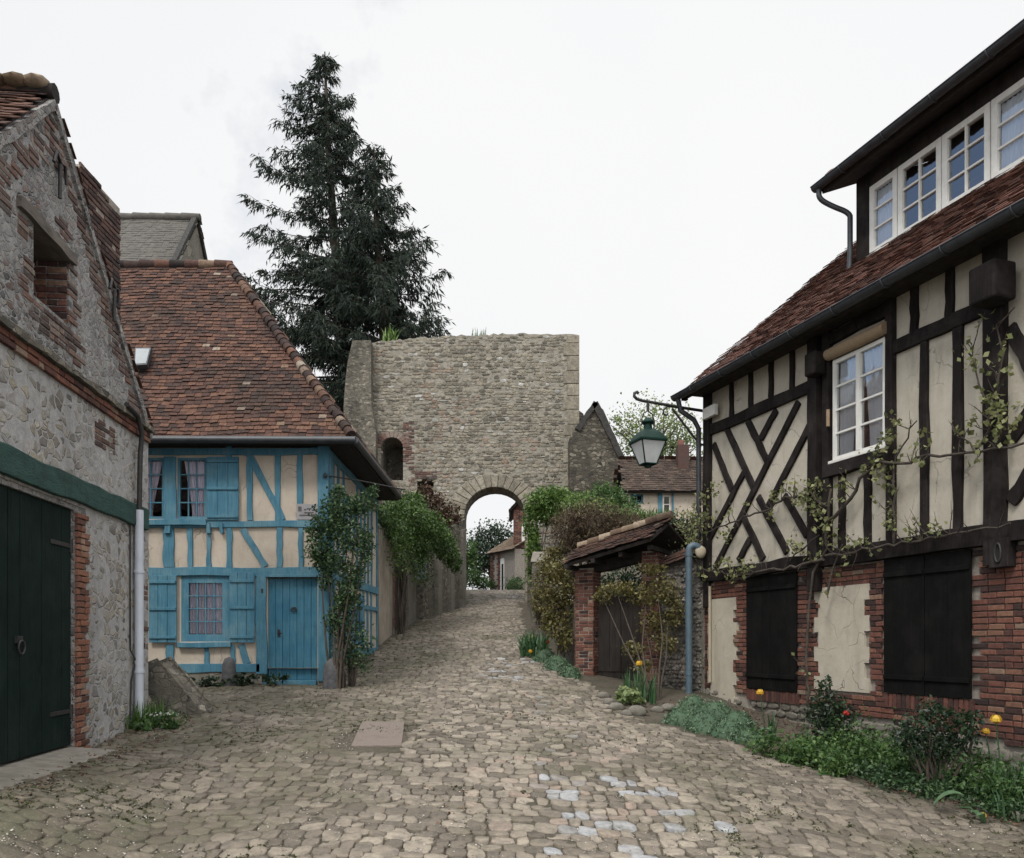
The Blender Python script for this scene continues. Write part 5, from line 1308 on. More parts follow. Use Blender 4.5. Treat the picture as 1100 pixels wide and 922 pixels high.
# cream cottage
CT = thing('cream_cottage', 'cream cottage with brown tiled roof and small blue window behind the lantern', 'house', at(720, 560, 31))
QP = Pl((0, 31), (1, 0), (0, -1))
a, b, zc_, ze = QP.uz(672, 600)[0], QP.uz(800, 600)[0], 2.6, QP.uz(700, 526)[1]
w1 = [QP.uz(677, 541), QP.uz(691, 531)]; w2 = [QP.uz(712, 560), QP.uz(720.5, 532)]
m = MB(); QP.plate(m, [(a, zc_), (b, zc_), (b, ze), (a, ze)], [[(w1[0][0], w1[0][1]), (w1[1][0], w1[0][1]), (w1[1][0], w1[1][1]), (w1[0][0], w1[1][1])], [(w2[0][0], w2[0][1]), (w2[1][0], w2[0][1]), (w2[1][0], w2[1][1]), (w2[0][0], w2[1][1])]], 0, -.3); m.build('wall', 'cream', CT)
m = MB(); QP.box(m, a, b, zc_, ze, -4.6, -4.9); QP.box(m, b - .3, b, zc_, ze, -.3, -4.6); QP.box(m, a, a + .3, zc_, ze, -.3, -4.6); m.build('rear_wall', 'cream', CT)
window(QP, w1[0][0], w1[1][0], w1[0][1], w1[1][1], -.03, 2, 1, 'blue', CT, 'glass', .06, .03, .05, None)
window(QP, w2[0][0], w2[1][0], w2[0][1], w2[1][1], -.03, 1, 3, 'white', CT, 'glass', .05, .03, .05, None)
m = MB(); x = QP.uz(709, 550)[0]; QP.box(m, x - .07, x + .07, zc_, ze, -.02, .05); x = QP.uz(722.5, 550)[0]; QP.box(m, x - .03, x + .03, zc_, ze, -.02, .04); m.build('post', 'blue', CT)
pr = R(44); ln = (QP.uz(700, 489)[1] - ze) * 1.15 / math.sin(pr)
rt_ = roof('roof', (a - .1, 30.7, ze - .1), (1, 0, 0), (0, math.cos(pr), math.sin(pr)), [(0, 0), (b - a + .2, 0), (b - a + .2, ln), (0, ln)], 'tile_brown', CT, .13, .19)
roof('roof', (a - .1, 30.7 + 2 * ln * math.cos(pr), ze - .1), (1, 0, 0), (0, -math.cos(pr), math.sin(pr)), [(0, 0), (b - a + .2, 0), (b - a + .2, ln), (0, ln)], 'tile2', CT, .2, .25)
cq = at(733, 495, 31.9); m = MB(); m.box(cq.x - .2, cq.x + .22, 31.7, 32.2, cq.z - .5, at(733, 479, 31.9).z); c_ = m.build('chimney', 'brick_dark', rt_); m = MB(); m.lathe((cq.x - .05, 31.95, at(733, 479, 31.9).z), [(.13, 0), (.11, .22), (.0, .22)], 10); m.build('chimney_pot', 'brick', c_)

# brick house beyond the arch
BK = thing('brick_house', 'brick house with low tiled wing and white door seen through the arch', 'house', at(545, 632, 56))
x0, x1 = px_box(552, 55), px_box(600, 55); y0 = 55.0; zt4 = at(556, 548, 55).z
m = MB(); m.box(x0, x1, y0, y0 + 5, 2.6, zt4 - .0); w_ = m.build('wall', 'mortar', BK)
bk = Pl((x0, y0), (1, 0), (0, -1)); m = MB(); bricks(bk, m, 0, x1 - x0, 3, zt4, None, .3, .1, .015, -.01, .02); b2 = Pl((x0, y0), (0, 1), (-1, 0)); bricks(b2, m, 0, 5, 3, zt4, None, .3, .1, .015, -.01, .02); m.build('brickwork', 'brick', w_)
roof('roof', (x0 - .3, y0 - .2, zt4), (0, 1, 0), (.7, 0, .72), [(0, 0), (5.4, 0), (5.4, 2.4), (0, 2.4)], 'tile2', BK, .2, .25)
roof('roof', (x1 + .3, y0 - .2, zt4), (0, 1, 0), (-.7, 0, .72), [(0, 0), (5.4, 0), (5.4, 2.4), (0, 2.4)], 'tile2', BK, .2, .25)
m = MB(); m.box(x0 + .1, x0 + .5, y0 + 1, y0 + 1.6, zt4 - .2, zt4 + .9); m.build('chimney', 'brick', BK)
m = MB(); xw = px_box(564.5, 55); m.box(xw - .25, xw + .25, y0 - .06, y0 - .03, at(560, 583, 55).z, at(560, 563, 55).z); m.build('window', 'white', BK)
w0, w1_ = Vector((px_box(527, 57.5), 57.5, 0)), Vector((px_box(553, 54.6), 54.6, 0)); dd = (w1_ - w0).normalized(); AN = Pl(w0[:2], dd[:2], (dd.y, -dd.x)); AL = (w1_ - w0).length; ez2 = at(540, 592, 56).z
m = MB(); AN.box(m, 0, AL, 2.5, ez2, 0, -3); a_ = m.build('wing_wall', 'mortar', BK); m = MB(); bricks(AN, m, 0, AL, 2.8, ez2, lambda u, z: u < .55 or 1.0 < u < 1.45, .3, .1, .015, -.01, .02); m.build('brickwork', 'brick', a_)
m = MB(); u = AN.uz(540.5, 612)[0]; AN.box(m, u - .28, u + .2, 2.8, AN.uz(540, 600)[1], .0, .05); m.build('door', 'white', BK); m = MB(); AN.box(m, u - .12, u + .12, 2.9, AN.uz(540, 606)[1], .052, .06); m.build('door_panel', 'dark', BK)
roof('wing_roof', AN.P(-.15, ez2 - .06, .35), dd, (-AN.n * .85 + up * .52), [(0, 0), (AL + .3, 0), (AL + .3, 2.6), (0, 2.6)], 'mosstile', BK, .2, .25)

# ------------------------------------------------------------------ trees
def spruce(base, H, top_off, Rmax, dens, lab, seedv, low=.16, wide=.70, bias=0.0):
    rr = np.random.default_rng(seedv); random.seed(seedv)
    t = thing('spruce_tree', lab, 'tree', base, 'dark spruces behind the gate')
    m = MB(); N_ = 14; ax = lambda f: Vector(base) + Vector((top_off[0] * f + .25 * math.sin(f * 5), top_off[1] * f, H * f))
    m.tube([ax(i / N_) for i in range(N_ + 1)], [.48 * (1 - i / N_) ** .8 + .03 for i in range(N_ + 1)], 10); m.build('trunk', 'bark', t)
    bm2 = MB(); Q = []
    f = low
    while f < .995:
        L0_ = Rmax * (min(1, (1 - f) / wide) ** .92) * (.75 + .25 * min(1, (f - low) / .15 + .3)) + .25
        nb_ = 5 if f < .9 else 4
        ph = rr.uniform(0, 6.28)
        for k in range(nb_):
            if rr.random() < .18: continue
            an = ph + k * 6.283 / nb_ + rr.uniform(-.35, .35); L = L0_ * rr.uniform(.62, 1.12)
            if rr.random() < .12: L *= 1.2
            L *= 1 + bias * math.cos(an)
            o_ = ax(f); d = Vector((math.cos(an), math.sin(an), 0)); lift_ = rr.uniform(-.05, .25) + .45 * max(0, f - .7)
            pts = []; n_ = 7
            for i in range(n_ + 1):
                s = i / n_; pts.append(o_ + d * L * s + up * L * (lift_ * s - .55 * s * s * (1 - f * .6) + .30 * s ** 4))
            bm2.tube(pts, [.05 * (1 - i / n_) * (1.4 - f) + .008 for i in range(n_ + 1)], 4, cap=False)
            pd = Vector((-d.y, d.x, 0))
            # side twigs with hanging needle sprays
            nt_ = int(L * 11 * dens) + 4
            for j in range(nt_):
                s = .12 + .9 * (j + rr.random()) / nt_; s = min(s, 1.0)
                i0 = min(int(s * n_), n_ - 1); p = pts[i0].lerp(pts[i0 + 1], s * n_ - i0)
                sd_ = 1 if rr.random() < .5 else -1
                tl_ = (.35 + .75 * math.sin(min(1, s * 1.05) * 2.6)) * rr.uniform(.5, 1.1) * min(1, .35 + L / 5)
                td = (d * rr.uniform(.35, 1.0) + pd * sd_ * rr.uniform(.3, 1.0) + up * rr.uniform(-.75, .05)).normalized()
                q = p + td * tl_
                for z_ in range(10):
                    u_ = rr.uniform(0, 1); c = p.lerp(q, u_)
                    dd2 = (td * rr.uniform(.1, .9) + Vector(rr.normal(size=3)) * .35 - up * rr.uniform(.2, 1.0)).normalized()
                    ln_ = rr.uniform(.18, .48); wd_ = rr.uniform(.018, .045)
                    sx = dd2.cross(Vector(rr.normal(size=3))).normalized() * wd_
                    Q.append((c - sx * .5, c + dd2 * ln_ * .4 - sx, c + dd2 * ln_, c + dd2 * ln_ * .45 + sx))
        f += (.55 if f < .8 else .42) / H * rr.uniform(.8, 1.25)
    bm2.build('branches', 'bark', t)
    V = np.array(Q, dtype=np.float32); quads('crown', V, 'fir', rr.uniform(0, 1, len(V)), t)
TY = 44.0
b1 = Vector((px_box(373, TY), TY, 2.2)); z1 = at(350, 50, TY).z
spruce(b1, z1 - 2.2, (px_box(352, TY) - b1.x, .4), 6.1, 1.0, 'tallest dark spruce with a pointed top behind the left end of the gate wall', 5, .24, .62, -.22)
TY2 = 42.5
b2_ = Vector((px_box(418, TY2), TY2, 2.2)); z2 = at(402, 158, TY2).z
spruce(b2_, z2 - 2.2, (px_box(407, TY2) - b2_.x, .0), 5.9, 1.0, 'shorter broad dark spruce standing to the right of the tallest spruce', 8, .32, .60, .0)

def tree(base, H, crown, n, size, mat, lab, tname='tree', grp=None, trunk_r=.22, up_=.4, spread=.2, k=40):
    t = thing(tname, lab, 'tree', base, grp); m = MB(); base = Vector(base)
    cs_ = [Vector(c) for c, _ in crown]
    ctr = sum(cs_, Vector()) / len(cs_)
    m.tube([base - up * .3, base.lerp(ctr, .4) + Vector((.1, 0, 0)), ctr], [trunk_r, trunk_r * .75, trunk_r * .4], 8)
    for c in cs_:
        for j in range(4):
            e_ = c + Vector((rng.uniform(-.6, .6), rng.uniform(-.6, .6), rng.uniform(-.2, .7))) * 1.4
            s_ = base.lerp(ctr, rng.uniform(.45, .95)); m.tube([s_, s_.lerp(e_, .5) + Vector((rng.uniform(-.2, .2), 0, .15)), e_], [trunk_r * .4, trunk_r * .22, .02], 5, cap=False)
    m.build('trunk', 'bark', t); foliage('crown', crown, n, size, mat, t, k, spread, .6, up_); return t
YB = 50
def bl(px, py, Y, rx, ry, rz): return (tuple(at(px, py, Y)), (rx, ry, rz))
tree(at(712, 560, YB), 10, [bl(700, 462, YB, 2.6, 2, 1.9), bl(668, 458, YB, 1.2, 1.2, .8), bl(722, 462, YB, 1.6, 1.5, 1.5), bl(742, 480, YB, 1.2, 1, .9), bl(705, 480, YB, 2.4, 2, 1.2)], 4600, .17, 'leaf_pale', 'light green airy tree behind the roof of the cream cottage', 'airy_tree', None, .25, .4, .17, 60)
YT = 70
tree(at(528, 640, YT), 6, [bl(530, 583, YT, 1.9, 1.6, 1.5), bl(520, 598, YT, 1.7, 1.6, 1.6), bl(541, 592, YT, 1.3, 1.3, 1.8), bl(512, 606, YT, .9, 1, 1.0)], 6500, .22, 'leaf_dark', 'round dark evergreen tree seen through the gate arch', 'evergreen_tree', None, .2, .4, .25, 60)
tree(at(498, 640, 66), 5, [bl(503, 600, 66, .9, .9, 1.1), bl(506, 590, 66, .6, .9, .8), bl(497, 606, 66, 1.2, 1, 1.4)], 2200, .2, 'leaf_mid', 'mid green bush at the left edge of the view through the arch', 'bush_tree', None, .12)

def shrub(name, lab, cat, base, blobs, n, size, mat, stems=5, k=26, spread=.22, asp=.55, grp=None, sm='vinebark', floor=None):
    t = thing(name, lab, cat, base, grp); b = Vector(base); m = MB()
    for i in range(stems):
        c = Vector(blobs[i % len(blobs)][0]); r_ = blobs[i % len(blobs)][1]
        e_ = c + Vector((rng.uniform(-.6, .6) * r_[0], rng.uniform(-.5, .5) * r_[1], rng.uniform(-.2, .6) * r_[2]))
        s_ = b + Vector((rng.uniform(-.10, .10), rng.uniform(-.08, .08), -.08)); q = s_.lerp(e_, .5) + Vector((rng.uniform(-.12, .12), rng.uniform(-.1, .1), rng.uniform(-.05, .1)))
        m.tube([s_, s_.lerp(q, .5) + Vector((rng.uniform(-.05, .05), 0, 0)), q, e_], [.024, .020, .014, .006], 6)
    m.build('stems', sm, t); foliage('leaves', blobs, n, size, mat, t, k, spread, asp, .4, None, floor); return t

# ------------------------------------------------------------------ plants along the left side
rb_ = on_ground(362, 14.25)
Yr = 14.3
shrub('rose_bush', 'tall dark green rose bush on bare stems at the blue timbered house corner', 'rose bush', rb_,
      [bl(352, 558, Yr, .26, .28, .26), bl(343, 590, Yr, .20, .22, .30), bl(370, 545, Yr, .30, .28, .22), bl(392, 542, Yr, .22, .22, .18), bl(375, 575, Yr, .34, .30, .28), bl(392, 590, Yr, .16, .2, .30), bl(358, 605, Yr, .26, .26, .22), bl(362, 530, Yr, .12, .14, .14), bl(400, 528, Yr, .12, .14, .10), bl(380, 618, Yr, .20, .2, .22), bl(350, 625, Yr, .12, .15, .14), bl(368, 645, Yr, .14, .16, .16), bl(335, 572, Yr, .10, .12, .16), bl(372, 640, Yr, .20, .2, .28), bl(358, 668, Yr, .14, .16, .22), bl(346, 600, Yr, .2, .2, .2)], 7600, .062, 'leaf', 7, 190, .27, sm='bark')
rb2 = on_ground(376, 14.6)
shrub('low_bush', 'sparse low bush with bare twigs under the climbing rose beside the blue house', 'bush', rb2,
      [bl(375, 690, 14.5, .34, .3, .35), bl(368, 668, 14.4, .22, .22, .3), bl(384, 708, 14.5, .24, .25, .2), bl(378, 650, 14.6, .2, .2, .25)], 1300, .065, 'leaf', 10, 60, .26)
cw = Vector((-3.0, 24.2, ground(-3, 24.2)))
Yc = 24.0
ct = thing('wall_creeper', 'dense hanging green creeper spilling over the lane wall beyond the blue house', 'creeper', cw); m = MB()
for i in range(9):
    x_ = -3.05 + rng.uniform(-.05, .12); y_ = 23 + rng.uniform(-.6, 1.8); z_ = ground(x_, y_)
    pts = [Vector((x_, y_, z_ - .1))]
    for j in range(6): pts.append(pts[-1] + Vector((rng.uniform(-.05, .07), rng.uniform(-.3, .3), .52)))
    m.tube(pts, [.03, .028, .024, .02, .018, .014, .01], 6)
m.build('stems', 'bark', ct)
foliage('leaves', [bl(412, 556, 21.2, .28, .6, .30), bl(424, 548, 22.2, .34, .8, .36), bl(436, 552, 23.2, .45, .9, .42), bl(448, 560, 24.4, .50, 1.0, .45), bl(460, 568, 25.6, .52, 1.0, .48), bl(471, 580, 26.8, .48, .9, .46), bl(480, 590, 27.8, .36, .8, .44), bl(432, 575, 22.8, .26, .7, .30), bl(452, 585, 25, .30, .8, .34), bl(443, 540, 25, .4, .8, .30), bl(404, 560, 20.8, .18, .5, .34), bl(488, 604, 28.2, .25, .6, .36), bl(418, 568, 21.8, .2, .6, .36)], 14500, .095, 'leaf_fresh', ct, 260, .2)
C = []
for k in range(330):
    y_ = rng.uniform(20.4, 28.2); x_ = -3.25 + rng.uniform(.1, .55); z_ = 3.0 + (y_ - 20.4) * .05 + rng.uniform(-.2, .4)
    for j in range(rng.choice((4, 6, 8, 11, 14, 20, 26))): C.append((x_ + rng.gauss(0, .06) + j * .004, y_ + rng.gauss(0, .08), z_ - j * .055 + rng.gauss(0, .03)))
C = np.array(C); quads('trailing_leaves', leafq(C, .09, .5, .2), 'leaf_fresh', nr.uniform(0, 1, len(C)) ** 1.1, ct)
shrub('bronze_creeper', 'small bronze leaved creeper growing under the gate window niche', 'creeper', at(466, 575, 30), [bl(462, 545, 31.5, .55, .7, .6), bl(474, 556, 32, .5, .6, .6), bl(456, 532, 31.5, .35, .5, .4), bl(486, 553, 33, .35, .4, .5)], 2400, .13, 'leaf_red', 6, 50)
for i, (px, py, Y) in enumerate(((200, 725, 14.35), (232, 728, 14.35), (297, 725, 14.4), (262, 728, 14.4))):
    b = on_ground(px, Y); lab = ['low weed at the stone base of the blue house nearest the grey stone house', 'small weed at the stone base midway under the blue window', 'low weed against the base between guard stone and blue door', 'tiny weed below the blue window, close to the tall guard stone'][i]
    o = thing('wall_weed', lab, 'weed', b, 'weeds along the blue house'); foliage('leaves', [((b.x, b.y, b.z + .10), (.26, .12, .12))], 170, .08, 'leaf_dark', o, 10, floor=b.z)

# ------------------------------------------------------------------ plants along the right side
ab = at(566, 640, 29.5)
shrub('arch_shrub', 'light green leafy shrub on thin trunks hiding the right side of the arch', 'shrub', Vector((.75, 28.5, 1.2)),
      [bl(585, 541, 28.5, .58, .6, .48), bl(598, 536, 28.5, .55, .6, .40), bl(571, 562, 28.5, .30, .4, .62), bl(573, 590, 28.5, .28, .4, .6), bl(573, 618, 28.5, .25, .3, .4), bl(590, 552, 28.5, .5, .5, .4)], 7000, .11, 'leaf_bright', 7, 130, .2)
shrub('bright_shrub', 'bright green rounded shrub between the arch shrub and the brown hedge', 'shrub', at(630, 560, 27), [bl(625, 540, 27, .55, .5, .28), bl(643, 543, 27, .38, .4, .22)], 2200, .10, 'leaf_bright', 4, 50)
shrub('clipped_bush', 'round clipped dark green bush in front of the stone gable', 'bush', at(660, 565, 30), [bl(650, 536, 30, .62, .7, .52), bl(664, 547, 30, .75, .7, .45)], 5500, .09, 'leaf_mid', 4, 160, .2)
gb = at(688, 552, 26)
o = blades('meadow_grass', [(gb.x + rng.uniform(-1.1, 1.0), gb.y + rng.uniform(-.8, .8), gb.z - .30 + rng.uniform(-.05, .1)) for _ in range(900)], .38, .03, 'grass', None, .6, gb); tag(o, 'strip of light grass on the garden bank before the cream cottage', 'grass')
# dry brown hedge: fine twigs and dry leaves
HB = thing('brown_hedge', 'dry brown rounded hedge of dead twigs above the garden wall', 'hedge', at(640, 600, 21))
hbl = [bl(612, 567, 21, .50, .6, .52), bl(640, 562, 21, .75, .7, .52), bl(668, 567, 21, .60, .7, .42), bl(690, 572, 21, .4, .6, .32), bl(652, 585, 21, .8, .6, .45), bl(625, 585, 21, .6, .5, .45)]
C = clump_points(hbl, 9000, 260, .2); V = leafq(C, .16, .12, .0, (0, 0, -1)); quads('twigs', V, 'leaf_brown', nr.uniform(0, 1, len(C)), HB)
C = clump_points(hbl, 2600, 200, .22); quads('leaves', leafq(C, .07, .5), 'leaf_brown', nr.uniform(.2, 1, len(C)), HB)
C = clump_points([bl(632, 545, 21, .8, .5, .10), bl(664, 550, 21, .6, .5, .08)], 420, 60, .25); quads('leaves', leafq(C, .07, .5), 'leaf_pale', nr.uniform(0, 1, len(C)), HB)
m = MB()
for i in range(16):
    c = Vector(hbl[i % 6][0]); b = Vector((c.x * .6 + at(645, 600, 21).x * .4, 21, at(645, 612, 21).z)); m.tube([b, b.lerp(c, .6) + Vector((rng.uniform(-.1, .1), 0, 0)), c + Vector((rng.uniform(-.3, .3), rng.uniform(-.3, .3), .2))], [.03, .018, .006], 5, cap=False)
m.build('stems', 'vinebark', HB)

bb = on_ground(603, 17.9)
shrub('olive_bush', 'yellowish olive leaved bush left of the brick gate pier', 'bush', Vector((bb.x, bb.y, bb.z)), [bl(600, 630, 18.2, .36, .4, .45), bl(592, 652, 18.2, .25, .3, .35), bl(608, 618, 18.2, .22, .3, .3), bl(611, 650, 18.2, .2, .3, .4), bl(598, 612, 18.2, .26, .3, .22), bl(600, 675, 18, .28, .3, .30), bl(590, 668, 18.2, .2, .3, .3), bl(607, 690, 17.8, .2, .25, .2)], 3600, .085, 'leaf_yel', 8, 80, .22)
b = on_ground(573, 19.6)
o = blades('iris_clump', [(b.x + rng.uniform(-.30, .32), b.y + rng.uniform(-.5, .5), b.z - .03) for _ in range(170)], .62, .045, 'blade', None, .55, b); tag(o, 'clump of broad green blades at the foot of the garden wall', 'plant')
def cushion(name, blobs, n, size, lab, base, mat='grey_green'):
    t = thing(name, lab, 'cushion plant', base, 'cushion plants along the wall')
    for c, r_ in blobs:
        m = MB(); m.blob((c[0], c[1], c[2] - r_[2] * .25), r_[0] * .86, r_[1] * .86, r_[2] * .86, .15, .1, 14, 8); m.build('mound', mat, t)
    P_ = []
    for c, r_ in blobs:
        kk = int(n / len(blobs)); d = unit(nr.normal(size=(kk, 3))); d[:, 2] = np.abs(d[:, 2]) * 1.0 - .15
        lump = 1 + .10 * np.sin(d[:, 0:1] * 9 + c[0] * 7) * np.cos(d[:, 1:2] * 8)
        P_.append(np.array(c) - np.array([0, 0, r_[2] * .25]) + d * np.array(r_) * nr.uniform(.82, 1.06, (kk, 1)) * lump)
    C = np.concatenate(P_); quads('leaves', leafq(C, size, .32, .5, (0, 0, .8)), mat, nr.uniform(0, 1, len(C)), t)
    return t
def gb_(px, py, rx, ry, rz): p = hit(px, py); return ((p.x, p.y, p.z), (rx, ry, rz))
cushion('cushion_plant', [gb_(576, 697, .24, .40, .40), gb_(586, 711, .32, .40, .44), gb_(598, 719, .34, .40, .46), gb_(612, 727, .26, .32, .34)], 6000, .06, 'grey-green cushion plant beside the foot of the brick gate pier', hit(596, 718))
cushion('cushion_plant', [gb_(732, 777, .30, .30, .38), gb_(745, 768, .32, .30, .50), gb_(757, 785, .34, .30, .42), gb_(768, 775, .36, .32, .50), gb_(783, 791, .32, .28, .36), gb_(792, 782, .32, .28, .40), gb_(804, 797, .26, .24, .26)], 11000, .05, 'wide grey-green cushion plant at the foot of the blue downpipe', hit(760, 782))
def tulip(base, hgt, lab, mat='yellow', lean=(0, 0), rad=.045):
    b = Vector(base); t = thing('tulip', lab, 'flower', b, 'tulips in the beds'); e_ = b + Vector((lean[0], lean[1], hgt)); m = MB()
    m.tube([b - up * .05, b.lerp(e_, .5) + Vector((lean[0] * -.2, 0, 0)), e_], [.008, .007, .006], 6); m.build('stem', 'blade', t)
    m = MB()
    for k in range(6):
        a = k * 1.0472; q = .8 if k % 2 else 1.0; ca, sa = math.cos(a), math.sin(a)
        pr_ = [(0, .0), (rad * .9 * q, rad * .55), (rad * q, rad * 1.3), (rad * .75, rad * 2.1)]
        for i in range(3):
            w0_, w1__ = (.2, .75, .8, .25)[i] * rad, (.2, .75, .8, .25)[i + 1] * rad
            r0, z0 = pr_[i]; r1, z1_ = pr_[i + 1]
            m.face([e_ + Vector((ca * r0 - sa * w0_, sa * r0 + ca * w0_, z0)), e_ + Vector((ca * r0 + sa * w0_, sa * r0 - ca * w0_, z0)), e_ + Vector((ca * r1 + sa * w1__, sa * r1 - ca * w1__, z1_)), e_ + Vector((ca * r1 - sa * w1__, sa * r1 + ca * w1__, z1_))], rng.random(), True)
    m.build('petals', mat, t)
    V = []; 
    for k in range(3):
        a = rng.random() * 6.28; dx, dy = math.cos(a), math.sin(a); L_ = rng.uniform(.16, .26); wv = .035
        p0_, p1_, p2_ = b, b + Vector((dx * L_ * .5, dy * L_ * .5, L_ * .6)), b + Vector((dx * L_ * 1.1, dy * L_ * 1.1, L_ * .55)); s_ = Vector((-dy, dx, 0)) * wv
        V += [[p0_ - s_ * .4, p0_ + s_ * .4, p1_ + s_, p1_ - s_], [p1_ - s_, p1_ + s_, p2_ + s_ * .1, p2_ - s_ * .1]]
    quads('leaves', np.array([[tuple(p) for p in q] for q in V]), 'tulipleaf', nr.uniform(0, 1, len(V)), t)
def tul_at(px, py, bx_, by_, lab, mat='yellow', rad=.045):
    b = hit(bx_, by_); top_ = at(px, py, b.y); tulip(b, max(.06, top_.z - rad - b.z), lab, mat, (top_.x - b.x, 0), rad)
tul_at(686.5, 713, 690, 752, 'yellow tulip in the rock bed before the garden gate', rad=.045)
tul_at(816.5, 744, 822, 792, 'yellow tulip standing before the narrow black shutter', rad=.04)
tul_at(1070, 773, 1076, 858, 'larger of the two open yellow tulips before the wide shutter', rad=.045)
tul_at(1059, 786, 1068, 852, 'smaller yellow tulip close under the large open one', rad=.034)
tul_at(1056, 881, 1058, 886, 'yellow tulip head lying low at the edge of the cobbles', rad=.026)
tul_at(573, 684, 577, 700, 'small orange-yellow tulip in the cushion plant by the garden wall', rad=.04)
tul_at(570, 700, 573, 709, 'small orange-yellow tulip nearest the cobbles beside the cushion plant', rad=.04)
tul_at(588, 690, 590, 708, 'red tulip under the olive bush by the brick pier', 'red', .045)
# rose over the gate
gr0 = hit(703, 752)
shrub('gate_rose', 'climbing rose with pale young leaves arching in front of the garden gate', 'rose bush', gr0, [bl(662, 632, 15.9, .30, .25, .14), bl(690, 640, 15.9, .34, .25, .20), bl(712, 635, 15.9, .28, .22, .28), bl(648, 640, 15.9, .16, .2, .16), bl(700, 668, 15.8, .24, .2, .22), bl(724, 655, 15.9, .2, .2, .3), bl(680, 698, 15.6, .22, .2, .14), bl(700, 612, 16, .22, .2, .12), bl(715, 690, 15.7, .2, .2, .2), bl(690, 715, 15.5, .18, .18, .12)], 3600, .068, 'leaf_yel', 6, 130, .26, sm='bark')
b = hit(688, 754)
o = blades('iris_clump', [(b.x + rng.uniform(-.32, .22), b.y + rng.uniform(-.25, .25), b.z - .02) for _ in range(75)], .62, .028, 'blade', None, .25, b); tag(o, 'upright iris blades in the small rock bed before the garden gate', 'plant')
b = hit(673, 757)
o = thing('primrose', 'pale leafy plant among stones in the bed before the garden gate', 'plant', b); foliage('leaves', [((b.x, b.y, b.z + .14), (.20, .15, .14)), ((b.x + .2, b.y - .1, b.z + .08), (.12, .1, .1))], 260, .11, 'leaf_pale', o, 14, floor=b.z)
stone_labels = ['pale round stone at the left tip of the rock bed', 'largest pale stone at the front of the rock bed', 'flat grey stone between the iris and the blue downpipe', 'brown rounded stone next to the flat grey stone', 'small white stone in front of the rock bed', 'grey stone nearest the blue downpipe', 'low brown stone at the back left of the rock bed', 'long stone lying along the left edge of the rock bed']
for i, (px, py, rx, rz) in enumerate(((654, 757, .11, .08), (684, 768, .15, .11), (706, 765, .11, .07), (718, 763, .14, .08), (673, 769, .09, .07), (729, 766, .08, .06), (648, 750, .12, .08), (662, 763, .15, .09))):
    b = hit(px, py); m = MB(); m.blob((b.x, b.y, b.z + rz * .4), rx, rx * .8, rz, .5, .22); tag(m.build('bed_stone', 'rock', base=b), stone_labels[i], 'stone', 'stones edging the beds')
for i, (px, py, rx, rz, l) in enumerate(((1093, 880, .08, .06, 'grey stone in the bed at the right edge of the photo'), (1061, 866, .05, .035, 'pale stone on the bed edge below the big tulip leaves'), (1044, 862, .05, .04, 'dark stone in the soil beside the broad tulip leaf'), (988, 853, .05, .04, 'small pale stone at the bed edge left of the broad tulip leaf'))):
    b = hit(px, py); m = MB(); m.blob((b.x, b.y, b.z + rz * .4), rx, rx * .8, rz, .5, .22); tag(m.build('bed_stone', 'rock', base=b), l, 'stone', 'stones edging the beds')
# the bed before the house
_ex = [(1100, 893), (980, 860), (900, 838), (800, 808), (715, 788)][::-1]
def bed(px, s_):
    """a point of the flower bed: s_ = 0 on the cobbles' edge seen in column px, 1 at the house wall"""
    e = hit(px, float(np.interp(px, [p[0] for p in _ex], [p[1] for p in _ex]))); dist = (Vector((e.x, e.y, 0)) - HP.o).dot(HP.n)
    q = e - HN * dist * s_; return Vector((q.x, q.y, ground(q.x, q.y)))
def gcover(px0, px1, n, hgt, s0=.05, s1=.8):
    out = []
    for i in range(n):
        p = bed(rng.uniform(px0, px1), rng.uniform(s0, s1)); out.append(((p.x, p.y, p.z + hgt * .45), (.15, .15, hgt * rng.uniform(.4, 1.15))))
    return out
C = clump_points(gcover(838, 1100, 90, .12, .12, .85), 10500, 420, .33)
o = quads('ground_cover', leafq(C, .050, .6, .8), 'leaf', nr.uniform(0, 1, len(C)) ** 1.3); kind(o, 'stuff'); tag(o, 'low dark green ground cover filling the flower bed', 'ground cover')
C = clump_points(gcover(806, 890, 42, .22, .0, .75), 9000, 320, .35)
o = quads('ground_cover', leafq(C, .055, .6, .8), 'leaf_mid', nr.uniform(0, 1, len(C))); kind(o, 'stuff'); tag(o, 'fresh green ground cover in the bed below the plaster panel', 'ground cover')
C = clump_points(gcover(830, 1100, 60, .36, .35, .95), 7200, 420, .3)
o = quads('bed_plants', leafq(C, .055, .45, .5), 'leaf_mid', nr.uniform(0, .8, len(C))); kind(o, 'stuff'); tag(o, 'taller mixed green leaves of bed plants close to the brick wall', 'bed plants')
for px_, s_, n_, lb in ((868, .55, 34, 'strappy green leaves in the bed between the narrow shutter and the red bloom rose'), (940, .5, 40, 'strappy green leaves in the bed between the two rose bushes'), (1052, .35, 26, 'strappy leaves at the foot of the tall yellow tulips')):
    b = bed(px_, s_)
    o = blades('iris_clump', [(b.x + rng.uniform(-.24, .24), b.y + rng.uniform(-.2, .2), b.z - .02) for _ in range(n_)], .36, .022, 'blade', None, .5, b); tag(o, lb, 'plant')
r1 = hit(893, 812); Yq = r1.y
shrub('rose_bush', 'dark rose bush with one red bloom before the toothed plaster panel', 'rose bush', r1, [bl(893, 762, Yq, .26, .22, .20), bl(882, 748, Yq, .13, .14, .16), bl(888, 734, Yq, .09, .1, .10), bl(906, 770, Yq, .22, .2, .17), bl(890, 786, Yq, .24, .22, .17), bl(878, 768, Yq, .16, .16, .16)], 1500, .058, 'leaf_dark', 9, 80, .25, sm='bark')
b = at(909, 767, Yq - .2); m = MB()
